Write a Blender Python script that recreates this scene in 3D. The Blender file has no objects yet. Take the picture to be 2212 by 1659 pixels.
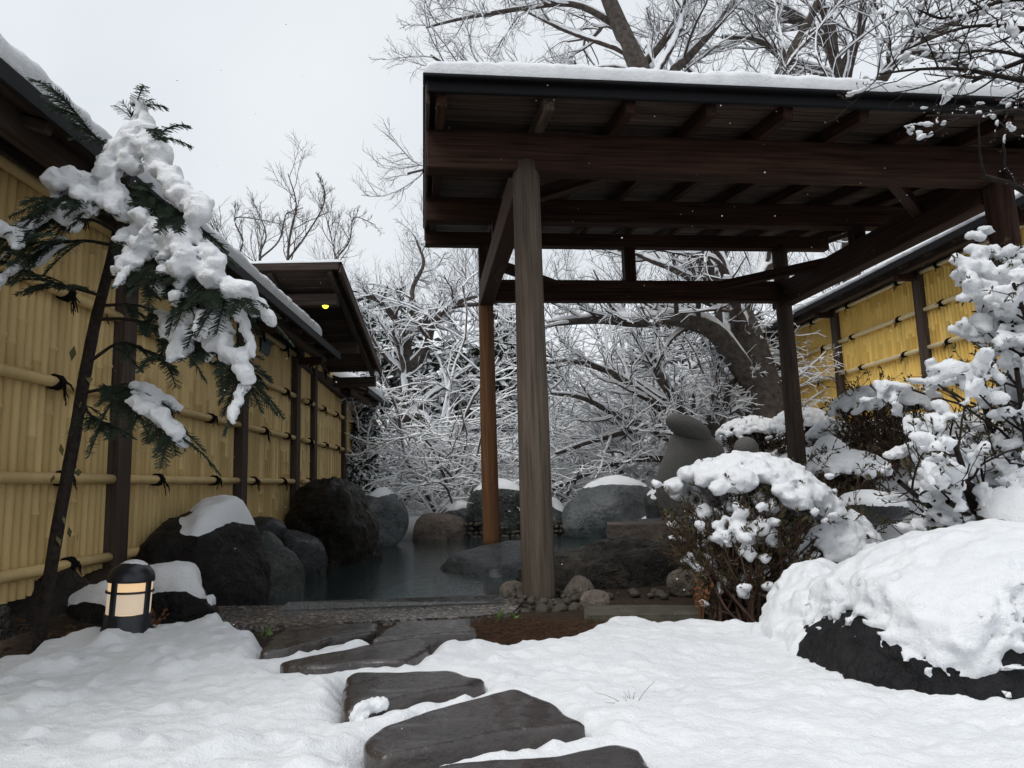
import bpy, bmesh, math, random
import numpy as np
from mathutils import Matrix, Vector, Euler

# ------------------------------------------------------------------ camera, sky, sun, exposure
SC = bpy.context.scene
COL = SC.collection
CAM_Z = 0.68
cam_d = bpy.data.cameras.new('camera')
cam_d.lens = 25.0; cam_d.sensor_width = 36.0; cam_d.clip_start = 0.05; cam_d.clip_end = 400
cam = bpy.data.objects.new('camera', cam_d); COL.objects.link(cam)
ROT = Matrix.Rotation(math.radians(97.95), 3, 'X') @ Matrix.Rotation(math.radians(-1.7), 3, 'Z')
cam.matrix_world = Matrix.Translation((0, 0, CAM_Z)) @ ROT.to_4x4()
SC.camera = cam

world = bpy.data.worlds.new('World'); SC.world = world; world.use_nodes = True
wn = world.node_tree; wn.nodes.clear()
w_out = wn.nodes.new('ShaderNodeOutputWorld'); w_bg = wn.nodes.new('ShaderNodeBackground')
w_sky = wn.nodes.new('ShaderNodeTexSky'); w_sky.sky_type = 'NISHITA'; w_sky.sun_disc = False
SUN_EL, SUN_AZ = math.radians(57), math.radians(228)      # azimuth clockwise from +Y
w_sky.sun_elevation = SUN_EL; w_sky.sun_rotation = SUN_AZ
w_sky.air_density = 1.0; w_sky.dust_density = 4.0
w_mul = wn.nodes.new('ShaderNodeMix'); w_mul.data_type = 'RGBA'; w_mul.blend_type = 'MULTIPLY'
w_mul.inputs['Factor'].default_value = 1.0; w_mul.inputs['B'].default_value = (0.05, 0.05, 0.05, 1)
w_tc = wn.nodes.new('ShaderNodeTexCoord'); w_ns = wn.nodes.new('ShaderNodeTexNoise')
w_ns.inputs['Scale'].default_value = 2.2; w_ns.inputs['Detail'].default_value = 4
w_rp = wn.nodes.new('ShaderNodeValToRGB')
w_rp.color_ramp.elements[0].position = 0.3; w_rp.color_ramp.elements[0].color = (0.50, 0.535, 0.57, 1)
w_rp.color_ramp.elements[1].position = 0.72; w_rp.color_ramp.elements[1].color = (0.585, 0.61, 0.635, 1)
w_mix = wn.nodes.new('ShaderNodeMix'); w_mix.data_type = 'RGBA'; w_mix.inputs['Factor'].default_value = 0.95
wn.links.new(w_sky.outputs[0], w_mul.inputs['A'])
wn.links.new(w_tc.outputs['Generated'], w_ns.inputs['Vector'])
wn.links.new(w_ns.outputs['Fac'], w_rp.inputs['Fac'])
wn.links.new(w_mul.outputs['Result'], w_mix.inputs['A'])
wn.links.new(w_rp.outputs['Color'], w_mix.inputs['B'])
wn.links.new(w_mix.outputs['Result'], w_bg.inputs['Color'])
w_bg.inputs['Strength'].default_value = 1.0
wn.links.new(w_bg.outputs[0], w_out.inputs['Surface'])

sun_d = bpy.data.lights.new('sun', 'SUN'); sun_d.energy = 1.1; sun_d.angle = math.radians(32); sun_d.color = (1, 0.97, 0.93)
sun = bpy.data.objects.new('sun', sun_d); COL.objects.link(sun)
sdir = Vector((math.sin(SUN_AZ) * math.cos(SUN_EL), math.cos(SUN_AZ) * math.cos(SUN_EL), math.sin(SUN_EL)))
sun.rotation_euler = sdir.to_track_quat('Z', 'Y').to_euler(); sun.location = (0, -5, 20)

SC.view_settings.view_transform = 'Standard'; SC.view_settings.look = 'None'
SC.view_settings.exposure = 0.6; SC.view_settings.gamma = 1.0
try:
    SC.cycles.use_denoising = True
    SC.cycles.max_bounces = 8; SC.cycles.diffuse_bounces = 5; SC.cycles.glossy_bounces = 3
    SC.cycles.transparent_max_bounces = 8; SC.cycles.transmission_bounces = 4
except Exception:
    pass

# ------------------------------------------------------------------ numeric helpers
RN = np.array(ROT)
def ray(u, v):
    return RN @ np.array([(u - 1106) / 1536.0, -(v - 829.5) / 1536.0, -1.0])
def at_y(u, v, Y):
    q = ray(u, v); return np.array([0, 0, CAM_Z]) + q * (Y / q[1])
def at_z(u, v, z):
    q = ray(u, v); return np.array([0, 0, CAM_Z]) + q * ((z - CAM_Z) / q[2])
def gpoly(pts, z=0.05):
    return np.array([at_z(u, v, z)[:2] for u, v in pts])

_pr = np.random.RandomState(7)
_perm = _pr.permutation(256); _perm = np.concatenate([_perm, _perm, _perm])
_grad = _pr.normal(size=(256, 3)); _grad /= np.linalg.norm(_grad, axis=1, keepdims=True)
def perlin(P, seed=0.0):
    P = np.asarray(P, float) + seed * 17.31
    I = np.floor(P).astype(int); Fr = P - I; I &= 255
    U = Fr * Fr * Fr * (Fr * (Fr * 6 - 15) + 10)
    out = 0
    for dx in (0, 1):
        wx = U[..., 0] if dx else 1 - U[..., 0]
        for dy in (0, 1):
            wy = U[..., 1] if dy else 1 - U[..., 1]
            for dz in (0, 1):
                wz = U[..., 2] if dz else 1 - U[..., 2]
                h = _perm[_perm[_perm[(I[..., 0] + dx) & 255] + ((I[..., 1] + dy) & 255)] + ((I[..., 2] + dz) & 255)]
                g = _grad[h]
                out = out + wx * wy * wz * (g[..., 0] * (Fr[..., 0] - dx) + g[..., 1] * (Fr[..., 1] - dy) + g[..., 2] * (Fr[..., 2] - dz))
    return out
def fbm(P, octv=4, seed=0.0):
    P = np.asarray(P, float); o = 0; a = 1.0
    for i in range(octv):
        o = o + a * perlin(P * (2 ** i), seed + i); a *= 0.5
    return o
def sstep(a, b, x):
    t = np.clip((x - a) / (b - a), 0, 1); return t * t * (3 - 2 * t)
def nrm(v):
    return v / np.maximum(np.linalg.norm(v, axis=-1, keepdims=True), 1e-9)
def poly_sd(P, poly):
    """signed distance to polygon, positive inside; P (...,2)"""
    sh = P.shape[:-1]; P = P.reshape(-1, 2); d2 = np.full(len(P), 1e9); ins = np.zeros(len(P), bool)
    n = len(poly)
    for i in range(n):
        a = poly[i]; b = poly[(i + 1) % n]; e = b - a; w = P - a
        t = np.clip((w @ e) / max(e @ e, 1e-12), 0, 1); q = w - t[:, None] * e
        d2 = np.minimum(d2, (q * q).sum(1))
        c = (a[1] > P[:, 1]) != (b[1] > P[:, 1])
        with np.errstate(divide='ignore', invalid='ignore'):
            xx = (b[0] - a[0]) * (P[:, 1] - a[1]) / (b[1] - a[1] if b[1] != a[1] else 1e-12) + a[0]
        ins ^= c & (P[:, 0] < xx)
    d = np.sqrt(d2); return np.where(ins, d, -d).reshape(sh)

class Acc:
    def __init__(s): s.v = []; s.q = []; s.t = []; s.n = 0
    def add(s, v, q=None, t=None):
        v = np.asarray(v, float).reshape(-1, 3)
        if q is not None and len(q): s.q.append(np.asarray(q, int) + s.n)
        if t is not None and len(t): s.t.append(np.asarray(t, int) + s.n)
        s.v.append(v); s.n += len(v); return s
    def get(s):
        v = np.concatenate(s.v) if s.v else np.zeros((0, 3))
        q = np.concatenate(s.q) if s.q else np.zeros((0, 4), int)
        t = np.concatenate(s.t) if s.t else np.zeros((0, 3), int)
        return v, q, t

def np_mesh(name, v, q=None, t=None, smooth=True):
    me = bpy.data.meshes.new(name)
    q = np.zeros((0, 4), int) if q is None else np.asarray(q, int); t = np.zeros((0, 3), int) if t is None else np.asarray(t, int)
    me.vertices.add(len(v)); me.vertices.foreach_set('co', np.asarray(v, np.float32).ravel())
    nl = q.size + t.size; me.loops.add(nl)
    me.loops.foreach_set('vertex_index', np.concatenate([q.ravel(), t.ravel()]).astype(np.int32))
    npoly = len(q) + len(t); me.polygons.add(npoly)
    st = np.concatenate([np.arange(len(q)) * 4, q.size + np.arange(len(t)) * 3]).astype(np.int32)
    me.polygons.foreach_set('loop_start', st)
    me.polygons.foreach_set('use_smooth', np.full(npoly, bool(smooth)))
    me.update(calc_edges=True); me.validate()
    return me

ORG = {}
WM = {}
def _org(p):
    r = ORG.get(p.name) if p is not None else None
    return np.zeros(3) if r is None else r
def thing(name, label, cat, loc=(0, 0, 0), group=None):
    o = bpy.data.objects.new(name, None); COL.objects.link(o); o.location = loc; o.empty_display_size = 0.1
    o['label'] = label; o['category'] = cat
    if group: o['group'] = group
    ORG[o.name] = np.array(loc, float); return o
def tag(o, label=None, cat=None, group=None, kind=None):
    if label: o['label'] = label
    if cat: o['category'] = cat
    if group: o['group'] = group
    if kind: o['kind'] = kind
    return o
def obj_of(name, me, mat, parent=None, mw=None):
    """object from mesh; mw = world matrix (translation/rotation), default identity world"""
    o = bpy.data.objects.new(name, me); COL.objects.link(o)
    if mat is not None and not me.materials: me.materials.append(mat)
    mw = Matrix.Identity(4) if mw is None else mw
    po = _org(parent)
    if parent is not None and parent.name in WM: m = WM[parent.name].inverted() @ mw
    else: m = Matrix.Translation(Vector(-po)) @ mw
    WM[o.name] = mw.copy()
    o.matrix_basis = m
    if parent is not None:
        o.parent = parent
        o.matrix_parent_inverse = Matrix.Identity(4)
        o.matrix_basis = m
        ORG[o.name] = np.array(po)
        if mw != Matrix.Identity(4):
            ORG[o.name] = None
    return o
def mk(name, v, q, t, mat, parent=None, smooth=True, origin=None):
    """world-space vertices -> object"""
    v = np.asarray(v, float)
    if parent is None:
        c = np.array(origin if origin is not None else [v[:, 0].mean(), v[:, 1].mean(), v[:, 2].min()]) if len(v) else np.zeros(3)
        o = bpy.data.objects.new(name, np_mesh(name, v - c, q, t, smooth)); COL.objects.link(o); o.location = c
        ORG[o.name] = c
    else:
        c = _org(parent)
        o = bpy.data.objects.new(name, np_mesh(name, v - c, q, t, smooth)); COL.objects.link(o); o.parent = parent
        ORG[o.name] = c
    if mat is not None: o.data.materials.append(mat)
    return o

def tubes(P, r, k=5, cap=False):
    P = np.asarray(P, float); r = np.asarray(r, float)
    if P.ndim == 2: P = P[None]; r = np.broadcast_to(r, P.shape[:2]) if r.ndim <= 1 else r
    m, n, _ = P.shape; r = np.broadcast_to(r, (m, n))
    T = nrm(np.gradient(P, axis=1)); mt = nrm(P[:, -1] - P[:, 0] + 1e-6)
    ref = np.where(np.abs(mt[:, 2:3]) < 0.8, np.array([[0, 0, 1.0]]), np.array([[1.0, 0, 0]]))[:, None, :]
    A = nrm(np.cross(T, np.broadcast_to(ref, T.shape))); B = np.cross(T, A)
    a = np.arange(k) * 2 * math.pi / k + math.pi / 2
    V = P[:, :, None, :] + r[:, :, None, None] * (np.cos(a)[None, None, :, None] * A[:, :, None, :] - np.sin(a)[None, None, :, None] * B[:, :, None, :])
    idx = np.arange(m * n * k).reshape(m, n, k)
    i0 = idx[:, :-1, :]; i1 = idx[:, 1:, :]
    Q = np.stack([i0, np.roll(i0, -1, 2), np.roll(i1, -1, 2), i1], -1).reshape(-1, 4)
    V = V.reshape(-1, 3); Tt = None
    if cap:
        c0 = np.arange(m) + len(V); c1 = c0 + m
        V = np.concatenate([V, P[:, 0], P[:, -1]])
        s = idx[:, 0, :]; e = idx[:, -1, :]
        Tt = np.concatenate([np.stack([np.repeat(c0[:, None], k, 1), np.roll(s, -1, 1), s], -1).reshape(-1, 3),
                             np.stack([np.repeat(c1[:, None], k, 1), e, np.roll(e, -1, 1)], -1).reshape(-1, 3)])
    return V, Q, Tt

def smooth_line(pts, n):
    """Catmull-Rom resample"""
    p = np.asarray(pts, float); p = np.concatenate([[2 * p[0] - p[1]], p, [2 * p[-1] - p[-2]]])
    m = len(p) - 3; u = np.linspace(0, m - 1e-6, n); i = u.astype(int); f = (u - i)[:, None]
    a, b, c, d = p[i], p[i + 1], p[i + 2], p[i + 3]
    return 0.5 * (2 * b + (c - a) * f + (2 * a - 5 * b + 4 * c - d) * f ** 2 + (3 * b - a - 3 * c + d) * f ** 3)

def grow(rng, S, D, L, r0, n, wig=0.15, trop=(0, 0, 0.03), taper=0.35):
    m = len(S); P = np.zeros((m, n, 3)); P[:, 0] = S; d = nrm(D); st = (L / (n - 1))[:, None]
    for i in range(1, n):
        d = nrm(d + rng.normal(0, wig, (m, 3)) + np.array(trop)); P[:, i] = P[:, i - 1] + d * st
    r = r0[:, None] * np.linspace(1, taper, n)[None]
    return P, r
def sprout(rng, P, r, per, t0, t1, ang, lr, rr, L=None, up=0.0):
    m, n, _ = P.shape
    if L is None: L = np.linalg.norm(np.diff(P, axis=1), axis=2).sum(1)
    k = m * per; pi = np.repeat(np.arange(m), per)
    t = (t0 + (t1 - t0) * (np.tile(np.arange(per), m) + rng.uniform(0, 1, k)) / per) * (n - 1)
    i = np.minimum(t.astype(int), n - 2); f = (t - i)[:, None]
    S = P[pi, i] * (1 - f) + P[pi, i + 1] * f; T = nrm(P[pi, i + 1] - P[pi, i])
    rad = r[pi, i] * (1 - f[:, 0]) + r[pi, i + 1] * f[:, 0]
    rv = nrm(rng.normal(size=(k, 3))); rv[:, 2] += up; side = nrm(rv - (rv * T).sum(1, keepdims=True) * T)
    an = np.radians(rng.uniform(ang[0], ang[1], k))[:, None]
    D = np.cos(an) * T + np.sin(an) * side
    LL = L[pi] * rng.uniform(lr[0], lr[1], k) * (1.15 - 0.5 * (t / (n - 1)))
    return S, D, LL, np.minimum(rad * 0.95, rad * rr)
def snow_tubes(rng, P, r, k=4, fac=0.85, add=0.003, lift=0.55, brk=0.25):
    T = nrm(np.gradient(P, axis=1)); h = np.sqrt(np.clip(1 - T[..., 2] ** 2, 0, 1))
    nz = perlin(P * 2.5, 3.1) + rng.uniform(-0.15, 0.15, r.shape)
    g = sstep(0.25, 0.7, h) * sstep(-brk - 0.2, -brk + 0.15, nz)
    rs = (r * fac + add) * g + 1e-4
    Ps = P.copy(); Ps[..., 2] += (r * lift + rs * 0.55) * g - r * 0.4 * (1 - g)
    return tubes(Ps, rs, k)

_ico = {}
def ico(sub):
    if sub not in _ico:
        bm = bmesh.new(); bmesh.ops.create_icosphere(bm, subdivisions=sub, radius=1.0)
        bm.verts.ensure_lookup_table()
        v = np.array([x.co[:] for x in bm.verts]); t = np.array([[x.index for x in f.verts] for f in bm.faces]); bm.free()
        _ico[sub] = (nrm(v), t)
    return _ico[sub]
def vnormals(v, q=None, t=None):
    N = np.zeros_like(v)
    if t is not None and len(t):
        fn = np.cross(v[t[:, 1]] - v[t[:, 0]], v[t[:, 2]] - v[t[:, 0]])
        for j in range(3): np.add.at(N, t[:, j], fn)
    if q is not None and len(q):
        fn = np.cross(v[q[:, 2]] - v[q[:, 0]], v[q[:, 3]] - v[q[:, 1]])
        for j in range(4): np.add.at(N, q[:, j], fn)
    return nrm(N)

def surf_nets(F, org, res):
    S = F < 0; nx, ny, nz = F.shape
    acc = np.zeros((nx - 1, ny - 1, nz - 1, 3)); cnt = np.zeros((nx - 1, ny - 1, nz - 1))
    for ax in range(3):
        o = [a for a in range(3) if a != ax]
        for b in (0, 1):
            for c in (0, 1):
                sl0 = [slice(0, -1)] * 3; sl1 = [slice(0, -1)] * 3
                sl1[ax] = slice(1, None)
                if b: sl0[o[0]] = sl1[o[0]] = slice(1, None)
                if c: sl0[o[1]] = sl1[o[1]] = slice(1, None)
                f0 = F[tuple(sl0)]; f1 = F[tuple(sl1)]; x = (f0 < 0) != (f1 < 0)
                with np.errstate(divide='ignore', invalid='ignore'):
                    t = np.where(x, f0 / (f0 - f1), 0)
                off = [0, 0, 0]; off[o[0]] = b; off[o[1]] = c
                for a in range(3):
                    acc[..., a] += np.where(x, t if a == ax else off[a], 0)
                cnt += x
    act = cnt > 0; idx = np.full(act.shape, -1); ids = np.argwhere(act); idx[act] = np.arange(len(ids))
    V = (ids + acc[act] / cnt[act][:, None]) * res + org
    Q = []
    for ax in range(3):
        o = [a for a in range(3) if a != ax]
        sl0 = [slice(1, -1)] * 3; sl1 = [slice(1, -1)] * 3; sl0[ax] = slice(0, -1); sl1[ax] = slice(1, None)
        a0 = S[tuple(sl0)]; a1 = S[tuple(sl1)]
        for flip, msk in ((False, a0 & ~a1), (True, ~a0 & a1)):
            e = np.argwhere(msk)
            if not len(e): continue
            e[:, o[0]] += 1; e[:, o[1]] += 1
            def cell(b, c):
                w = e.copy(); w[:, o[0]] -= b; w[:, o[1]] -= c; return idx[w[:, 0], w[:, 1], w[:, 2]]
            q = np.stack([cell(1, 1), cell(0, 1), cell(0, 0), cell(1, 0)], 1)
            if (ax == 1) != flip: q = q[:, ::-1]
            Q.append(q)
    Q = np.concatenate(Q) if Q else np.zeros((0, 4), int)
    Q = Q[(Q >= 0).all(1)]
    return V, Q
def blobs(C, R, res=0.012, zs=0.8, k=0.012, amp=0.35, nsc=14.0, seed=1.0, extra=None):
    """snow / clump surface from smooth union of flattened spheres"""
    C = np.asarray(C, float); R = np.broadcast_to(np.asarray(R, float), (len(C),))
    lo = (C - R[:, None]).min(0) - 4 * res - k * 3; hi = (C + R[:, None]).max(0) + 4 * res + k * 3
    n = np.ceil((hi - lo) / res).astype(int) + 1
    A = np.zeros(n)
    for c, r in zip(C, R):
        w = r + 4 * k
        a = np.maximum(((c - w - lo) / res).astype(int), 0); b = np.minimum(((c + w - lo) / res).astype(int) + 2, n)
        g = [np.arange(a[i], b[i]) * res + lo[i] - c[i] for i in range(3)]
        d = np.sqrt(g[0][:, None, None] ** 2 + g[1][None, :, None] ** 2 + (g[2][None, None, :] / zs) ** 2) - r
        A[a[0]:b[0], a[1]:b[1], a[2]:b[2]] += np.exp(np.clip(-d / k, -30, 30))
    F = np.where(A > 1e-12, -k * np.log(np.maximum(A, 1e-12)), 1.0)
    near = np.abs(F) < 0.08
    ii = np.argwhere(near)
    if len(ii):
        pts = ii * res + lo
        F[near] += amp * 0.1 * (perlin(pts * nsc, seed) * 0.6 + perlin(pts * nsc * 2.3, seed + 2) * 0.4)
    if extra is not None: F = extra(F, lo, n, res)
    return surf_nets(F, lo, res)

# ------------------------------------------------------------------ materials
class NT:
    def __init__(s, name):
        s.m = bpy.data.materials.new(name); s.m.use_nodes = True; s.t = s.m.node_tree
        s.b = s.t.nodes['Principled BSDF']; s.out = s.t.nodes['Material Output']; s._oc = None
    def n(s, typ, **kw):
        x = s.t.nodes.new(typ)
        for k, v in kw.items():
            if k in x.inputs: x.inputs[k].default_value = v
            else: setattr(x, k, v)
        return x
    def l(s, a, b): s.t.links.new(a, b)
    def oc(s):
        if s._oc is None: s._oc = s.n('ShaderNodeTexCoord').outputs['Object']
        return s._oc
    def wpos(s): return s.n('ShaderNodeNewGeometry').outputs['Position']
    def noise(s, scale, detail=4, rough=0.55, vec=None, stretch=None, rnd=False):
        vec = vec or s.oc()
        if stretch is not None or rnd:
            mp = s.n('ShaderNodeMapping'); s.l(vec, mp.inputs['Vector'])
            if stretch is not None: mp.inputs['Scale'].default_value = stretch
            if rnd:
                oi = s.n('ShaderNodeObjectInfo'); mm = s.n('ShaderNodeMath', operation='MULTIPLY'); mm.inputs[1].default_value = 37.0
                s.l(oi.outputs['Random'], mm.inputs[0]); s.l(mm.outputs[0], mp.inputs['Location'])
            vec = mp.outputs[0]
        x = s.n('ShaderNodeTexNoise'); x.inputs['Scale'].default_value = scale; x.inputs['Detail'].default_value = detail
        x.inputs['Roughness'].default_value = rough; s.l(vec, x.inputs['Vector']); return x.outputs['Fac']
    def ramp(s, fac, stops):
        x = s.n('ShaderNodeValToRGB'); e = x.color_ramp.elements
        while len(e) < len(stops): e.new(0.5)
        for i, (p, c) in enumerate(stops):
            e[i].position = p; e[i].color = (c, c, c, 1) if isinstance(c, (int, float)) else (*c, 1)
        s.l(fac, x.inputs['Fac']); return x.outputs['Color']
    def mix(s, fac, a, b, bt='MIX'):
        x = s.n('ShaderNodeMix', data_type='RGBA', blend_type=bt)
        for i, v in (('A', a), ('B', b)):
            if isinstance(v, tuple): x.inputs[i].default_value = (*v, 1)
            else: s.l(v, x.inputs[i])
        if isinstance(fac, (int, float)): x.inputs['Factor'].default_value = fac
        else: s.l(fac, x.inputs['Factor'])
        return x.outputs['Result']
    def bump(s, h, strength=0.3, dist=0.01, prev=None):
        x = s.n('ShaderNodeBump'); x.inputs['Strength'].default_value = strength; x.inputs['Distance'].default_value = dist
        s.l(h, x.inputs['Height'])
        if prev is not None: s.l(prev, x.inputs['Normal'])
        return x.outputs['Normal']
    def base(s, c):
        if isinstance(c, tuple): s.b.inputs['Base Color'].default_value = (*c, 1)
        else: s.l(c, s.b.inputs['Base Color'])
    def set(s, **kw):
        for k, v in kw.items():
            k = k.replace('_', ' ')
            if isinstance(v, (int, float, tuple)): s.b.inputs[k].default_value = v
            else: s.l(v, s.b.inputs[k])
        return s.m

def m_snow():
    n = NT('snow'); p = n.wpos()
    n.base(n.ramp(n.noise(3, 3, vec=p), [(0.3, (0.78, 0.80, 0.83)), (0.7, (0.85, 0.865, 0.885))]))
    b = n.bump(n.noise(170, 3, 0.75, vec=p), 0.6, 0.007)
    b = n.bump(n.noise(42, 4, 0.7, vec=p), 0.42, 0.020, b)
    return n.set(Roughness=0.6, Normal=b, **{'Specular IOR Level': 0.25})
def m_wood(name, dark, light, rough=0.75, tint=None, fine=1.0):
    n = NT(name)
    g = n.noise(6.0 * fine, 7, 0.65, stretch=(0.35, 9, 9), rnd=True)
    g2 = n.noise(1.6, 3, 0.5, stretch=(0.5, 2.0, 2.0), rnd=True)
    c = n.ramp(g, [(0.32, dark), (0.72, light)])
    c = n.mix(n.ramp(g2, [(0.35, 0.0), (0.75, 0.75)]), c, tint if tint else tuple(x * 0.55 for x in dark))
    n.base(c)
    b = n.bump(g, 0.5, 0.006)
    return n.set(Roughness=rough, Normal=b, **{'Specular IOR Level': 0.12})
def m_bamboo(name, a, b, stain):
    n = NT(name)
    oi = n.n('ShaderNodeObjectInfo').outputs['Random']
    c = n.mix(oi, a, b)
    st = n.noise(3.0, 5, 0.6, stretch=(3, 3, 0.7), vec=n.wpos())
    c = n.mix(n.ramp(st, [(0.45, 0.0), (0.8, 0.55)]), c, stain)
    n.base(c)
    bm = n.bump(n.noise(40, 3, 0.5, stretch=(4, 4, 0.4)), 0.15, 0.004)
    return n.set(Roughness=0.55, Normal=bm, **{'Specular IOR Level': 0.35})
def m_rock(name, a, b, c, rough=0.5, sc=1.0, crack=0.5, spec=0.4, wet=0.0):
    n = NT(name); 
    n1 = n.noise(2.6 * sc, 8, 0.62); n2 = n.noise(9 * sc, 6, 0.6); n3 = n.noise(55 * sc, 4, 0.6)
    col = n.ramp(n1, [(0.3, a), (0.5, b), (0.72, c)])
    col = n.mix(n.ramp(n2, [(0.42, 0.0), (0.75, 0.7)]), col, tuple(min(1, x * 1.7 + 0.01) for x in b))
    col = n.mix(n.ramp(n3, [(0.5, 0.0), (0.8, 0.5)]), col, tuple(x * 0.4 for x in a))
    n.base(col)
    v = n.n('ShaderNodeTexVoronoi', feature='DISTANCE_TO_EDGE'); v.inputs['Scale'].default_value = 2.2 * sc
    wv = n.n('ShaderNodeVectorMath', operation='ADD'); n.l(n.oc(), wv.inputs[0])
    nv = n.n('ShaderNodeTexNoise'); nv.inputs['Scale'].default_value = 3 * sc; nv.inputs['Detail'].default_value = 5
    n.l(n.oc(), nv.inputs['Vector']); n.l(nv.outputs['Color'], wv.inputs[1]); n.l(wv.outputs[0], v.inputs['Vector'])
    cr = n.ramp(v.outputs['Distance'], [(0.0, 0.0), (0.06, 1.0)])
    bm = n.bump(cr, crack * 0.5, 0.02)
    bm = n.bump(n1, 0.85, 0.13, bm); bm = n.bump(n2, 0.8, 0.05, bm); bm = n.bump(n3, 0.4, 0.008, bm)
    rg = n.ramp(n2, [(0.3, max(0.05, rough - 0.18)), (0.7, min(1, rough + 0.15))])
    return n.set(Roughness=rg, Normal=bm, **{'Specular IOR Level': spec, 'Coat Weight': wet, 'Coat Roughness': 0.22})
def m_plain(name, c, rough=0.6, spec=0.4, metal=0.0, var=0.25, sc=12, bump=0.15):
    n = NT(name)
    g = n.noise(sc, 5, 0.6)
    n.base(n.ramp(g, [(0.3, tuple(x * (1 - var) for x in c)), (0.7, tuple(min(1, x * (1 + var)) for x in c))]))
    return n.set(Roughness=rough, Metallic=metal, Normal=n.bump(g, bump, 0.01), **{'Specular IOR Level': spec})
def m_twig(name, bark, bark2, lo=0.15, hi=0.5, snowc=(0.86, 0.88, 0.91), nsc=5.0, bumpy=False, bias=0.0):
    """bark with snow lying on whatever faces up"""
    n = NT(name)
    g = n.n('ShaderNodeNewGeometry'); sp = n.n('ShaderNodeSeparateXYZ'); n.l(g.outputs['Normal'], sp.inputs[0])
    ns = n.noise(nsc, 3, 0.6, vec=g.outputs['Position'])
    ad = n.n('ShaderNodeMath', operation='MULTIPLY_ADD'); n.l(ns, ad.inputs[0]); ad.inputs[1].default_value = 1.2; ad.inputs[2].default_value = -0.6 + bias
    sm = n.n('ShaderNodeMath', operation='ADD'); n.l(sp.outputs['Z'], sm.inputs[0]); n.l(ad.outputs[0], sm.inputs[1])
    f = n.ramp(sm.outputs[0], [(lo, 0.0), (hi, 1.0)])
    bk = n.ramp(n.noise(14, 4, 0.6, vec=g.outputs['Position']), [(0.3, bark), (0.7, bark2)])
    n.base(n.mix(f, bk, snowc))
    if bumpy: n.l(n.bump(n.noise(26, 5, 0.7, vec=g.outputs['Position'], stretch=(1, 1, 2.2)), 0.9, 0.05), n.b.inputs['Normal'])
    return n.set(Roughness=0.8, **{'Specular IOR Level': 0.15})
def m_emit(name, c, strength, basec=(0.8, 0.7, 0.5)):
    n = NT(name); n.base(basec)
    n.b.inputs['Emission Color'].default_value = (*c, 1); n.b.inputs['Emission Strength'].default_value = strength
    return n.set(Roughness=0.4)

SNOW = m_snow()
WOOD_DARK = m_wood('dark_stained_timber', (0.012, 0.006, 0.0045), (0.085, 0.045, 0.030), tint=(0.022, 0.010, 0.007))
WOOD_BOARD = m_wood('roof_board_timber', (0.018, 0.011, 0.009), (0.16, 0.115, 0.085), tint=(0.014, 0.009, 0.007))
WOOD_POST = m_wood('weathered_post_timber', (0.060, 0.046, 0.036), (0.17, 0.138, 0.108), tint=(0.045, 0.028, 0.020))
WOOD_WARM = m_wood('reddish_post_timber', (0.075, 0.038, 0.020), (0.22, 0.12, 0.062), tint=(0.13, 0.052, 0.022))
WOOD_MID = m_wood('brown_side_beam_timber', (0.030, 0.017, 0.012), (0.10, 0.055, 0.035), tint=(0.05, 0.024, 0.014))
WOOD_GREY = m_wood('grey_weathered_timber', (0.045, 0.032, 0.026), (0.13, 0.10, 0.08), tint=(0.03, 0.02, 0.018))
GUTTER = m_plain('black_gutter_metal', (0.004, 0.004, 0.005), 0.6, 0.2)
BAM_L = m_bamboo('aged_tan_bamboo', (0.54, 0.385, 0.165), (0.66, 0.49, 0.225), (0.40, 0.275, 0.115))
BAM_LR = m_bamboo('tan_bamboo_rail', (0.54, 0.39, 0.175), (0.60, 0.445, 0.205), (0.40, 0.28, 0.12))
BAM_R = m_bamboo('bright_yellow_bamboo', (0.86, 0.58, 0.15), (0.90, 0.64, 0.19), (0.80, 0.52, 0.12))
BAM_RR = m_bamboo('pale_bamboo_rail', (0.72, 0.60, 0.36), (0.76, 0.65, 0.42), (0.62, 0.50, 0.28))
ROPE = m_plain('black_palm_rope', (0.008, 0.007, 0.007), 0.9, 0.1)
ROCK_BLACK = m_rock('wet_black_rock', (0.0035, 0.003, 0.003), (0.008, 0.006, 0.0055), (0.016, 0.012, 0.010), 0.5, spec=0.18)
ROCK_BROWN = m_rock('black_brown_crag', (0.004, 0.0035, 0.003), (0.013, 0.010, 0.0075), (0.060, 0.046, 0.032), 0.45, 1.2, 1.0, spec=0.22)
ROCK_GREEN = m_rock('grey_green_rock', (0.012, 0.016, 0.015), (0.034, 0.041, 0.038), (0.095, 0.105, 0.092), 0.42, 1.2, 0.8, spec=0.3, wet=0.08)
ROCK_GREY = m_rock('blue_grey_rock', (0.035, 0.040, 0.044), (0.09, 0.10, 0.105), (0.20, 0.21, 0.21), 0.5, 1.2, 0.8)
ROCK_DOME = m_rock('smooth_dark_grey_rock', (0.008, 0.010, 0.012), (0.017, 0.020, 0.023), (0.038, 0.043, 0.048), 0.40, 1.8, 0.5, spec=0.3, wet=0.15)
ROCK_TAN = m_rock('tan_brown_rock', (0.08, 0.06, 0.048), (0.14, 0.11, 0.09), (0.20, 0.17, 0.14), 0.65, 1.2, 0.4)
COBBLE = m_rock('tan_grey_cobble', (0.08, 0.066, 0.052), (0.15, 0.125, 0.10), (0.22, 0.19, 0.155), 0.6, 3.0, 0.1)
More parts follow.
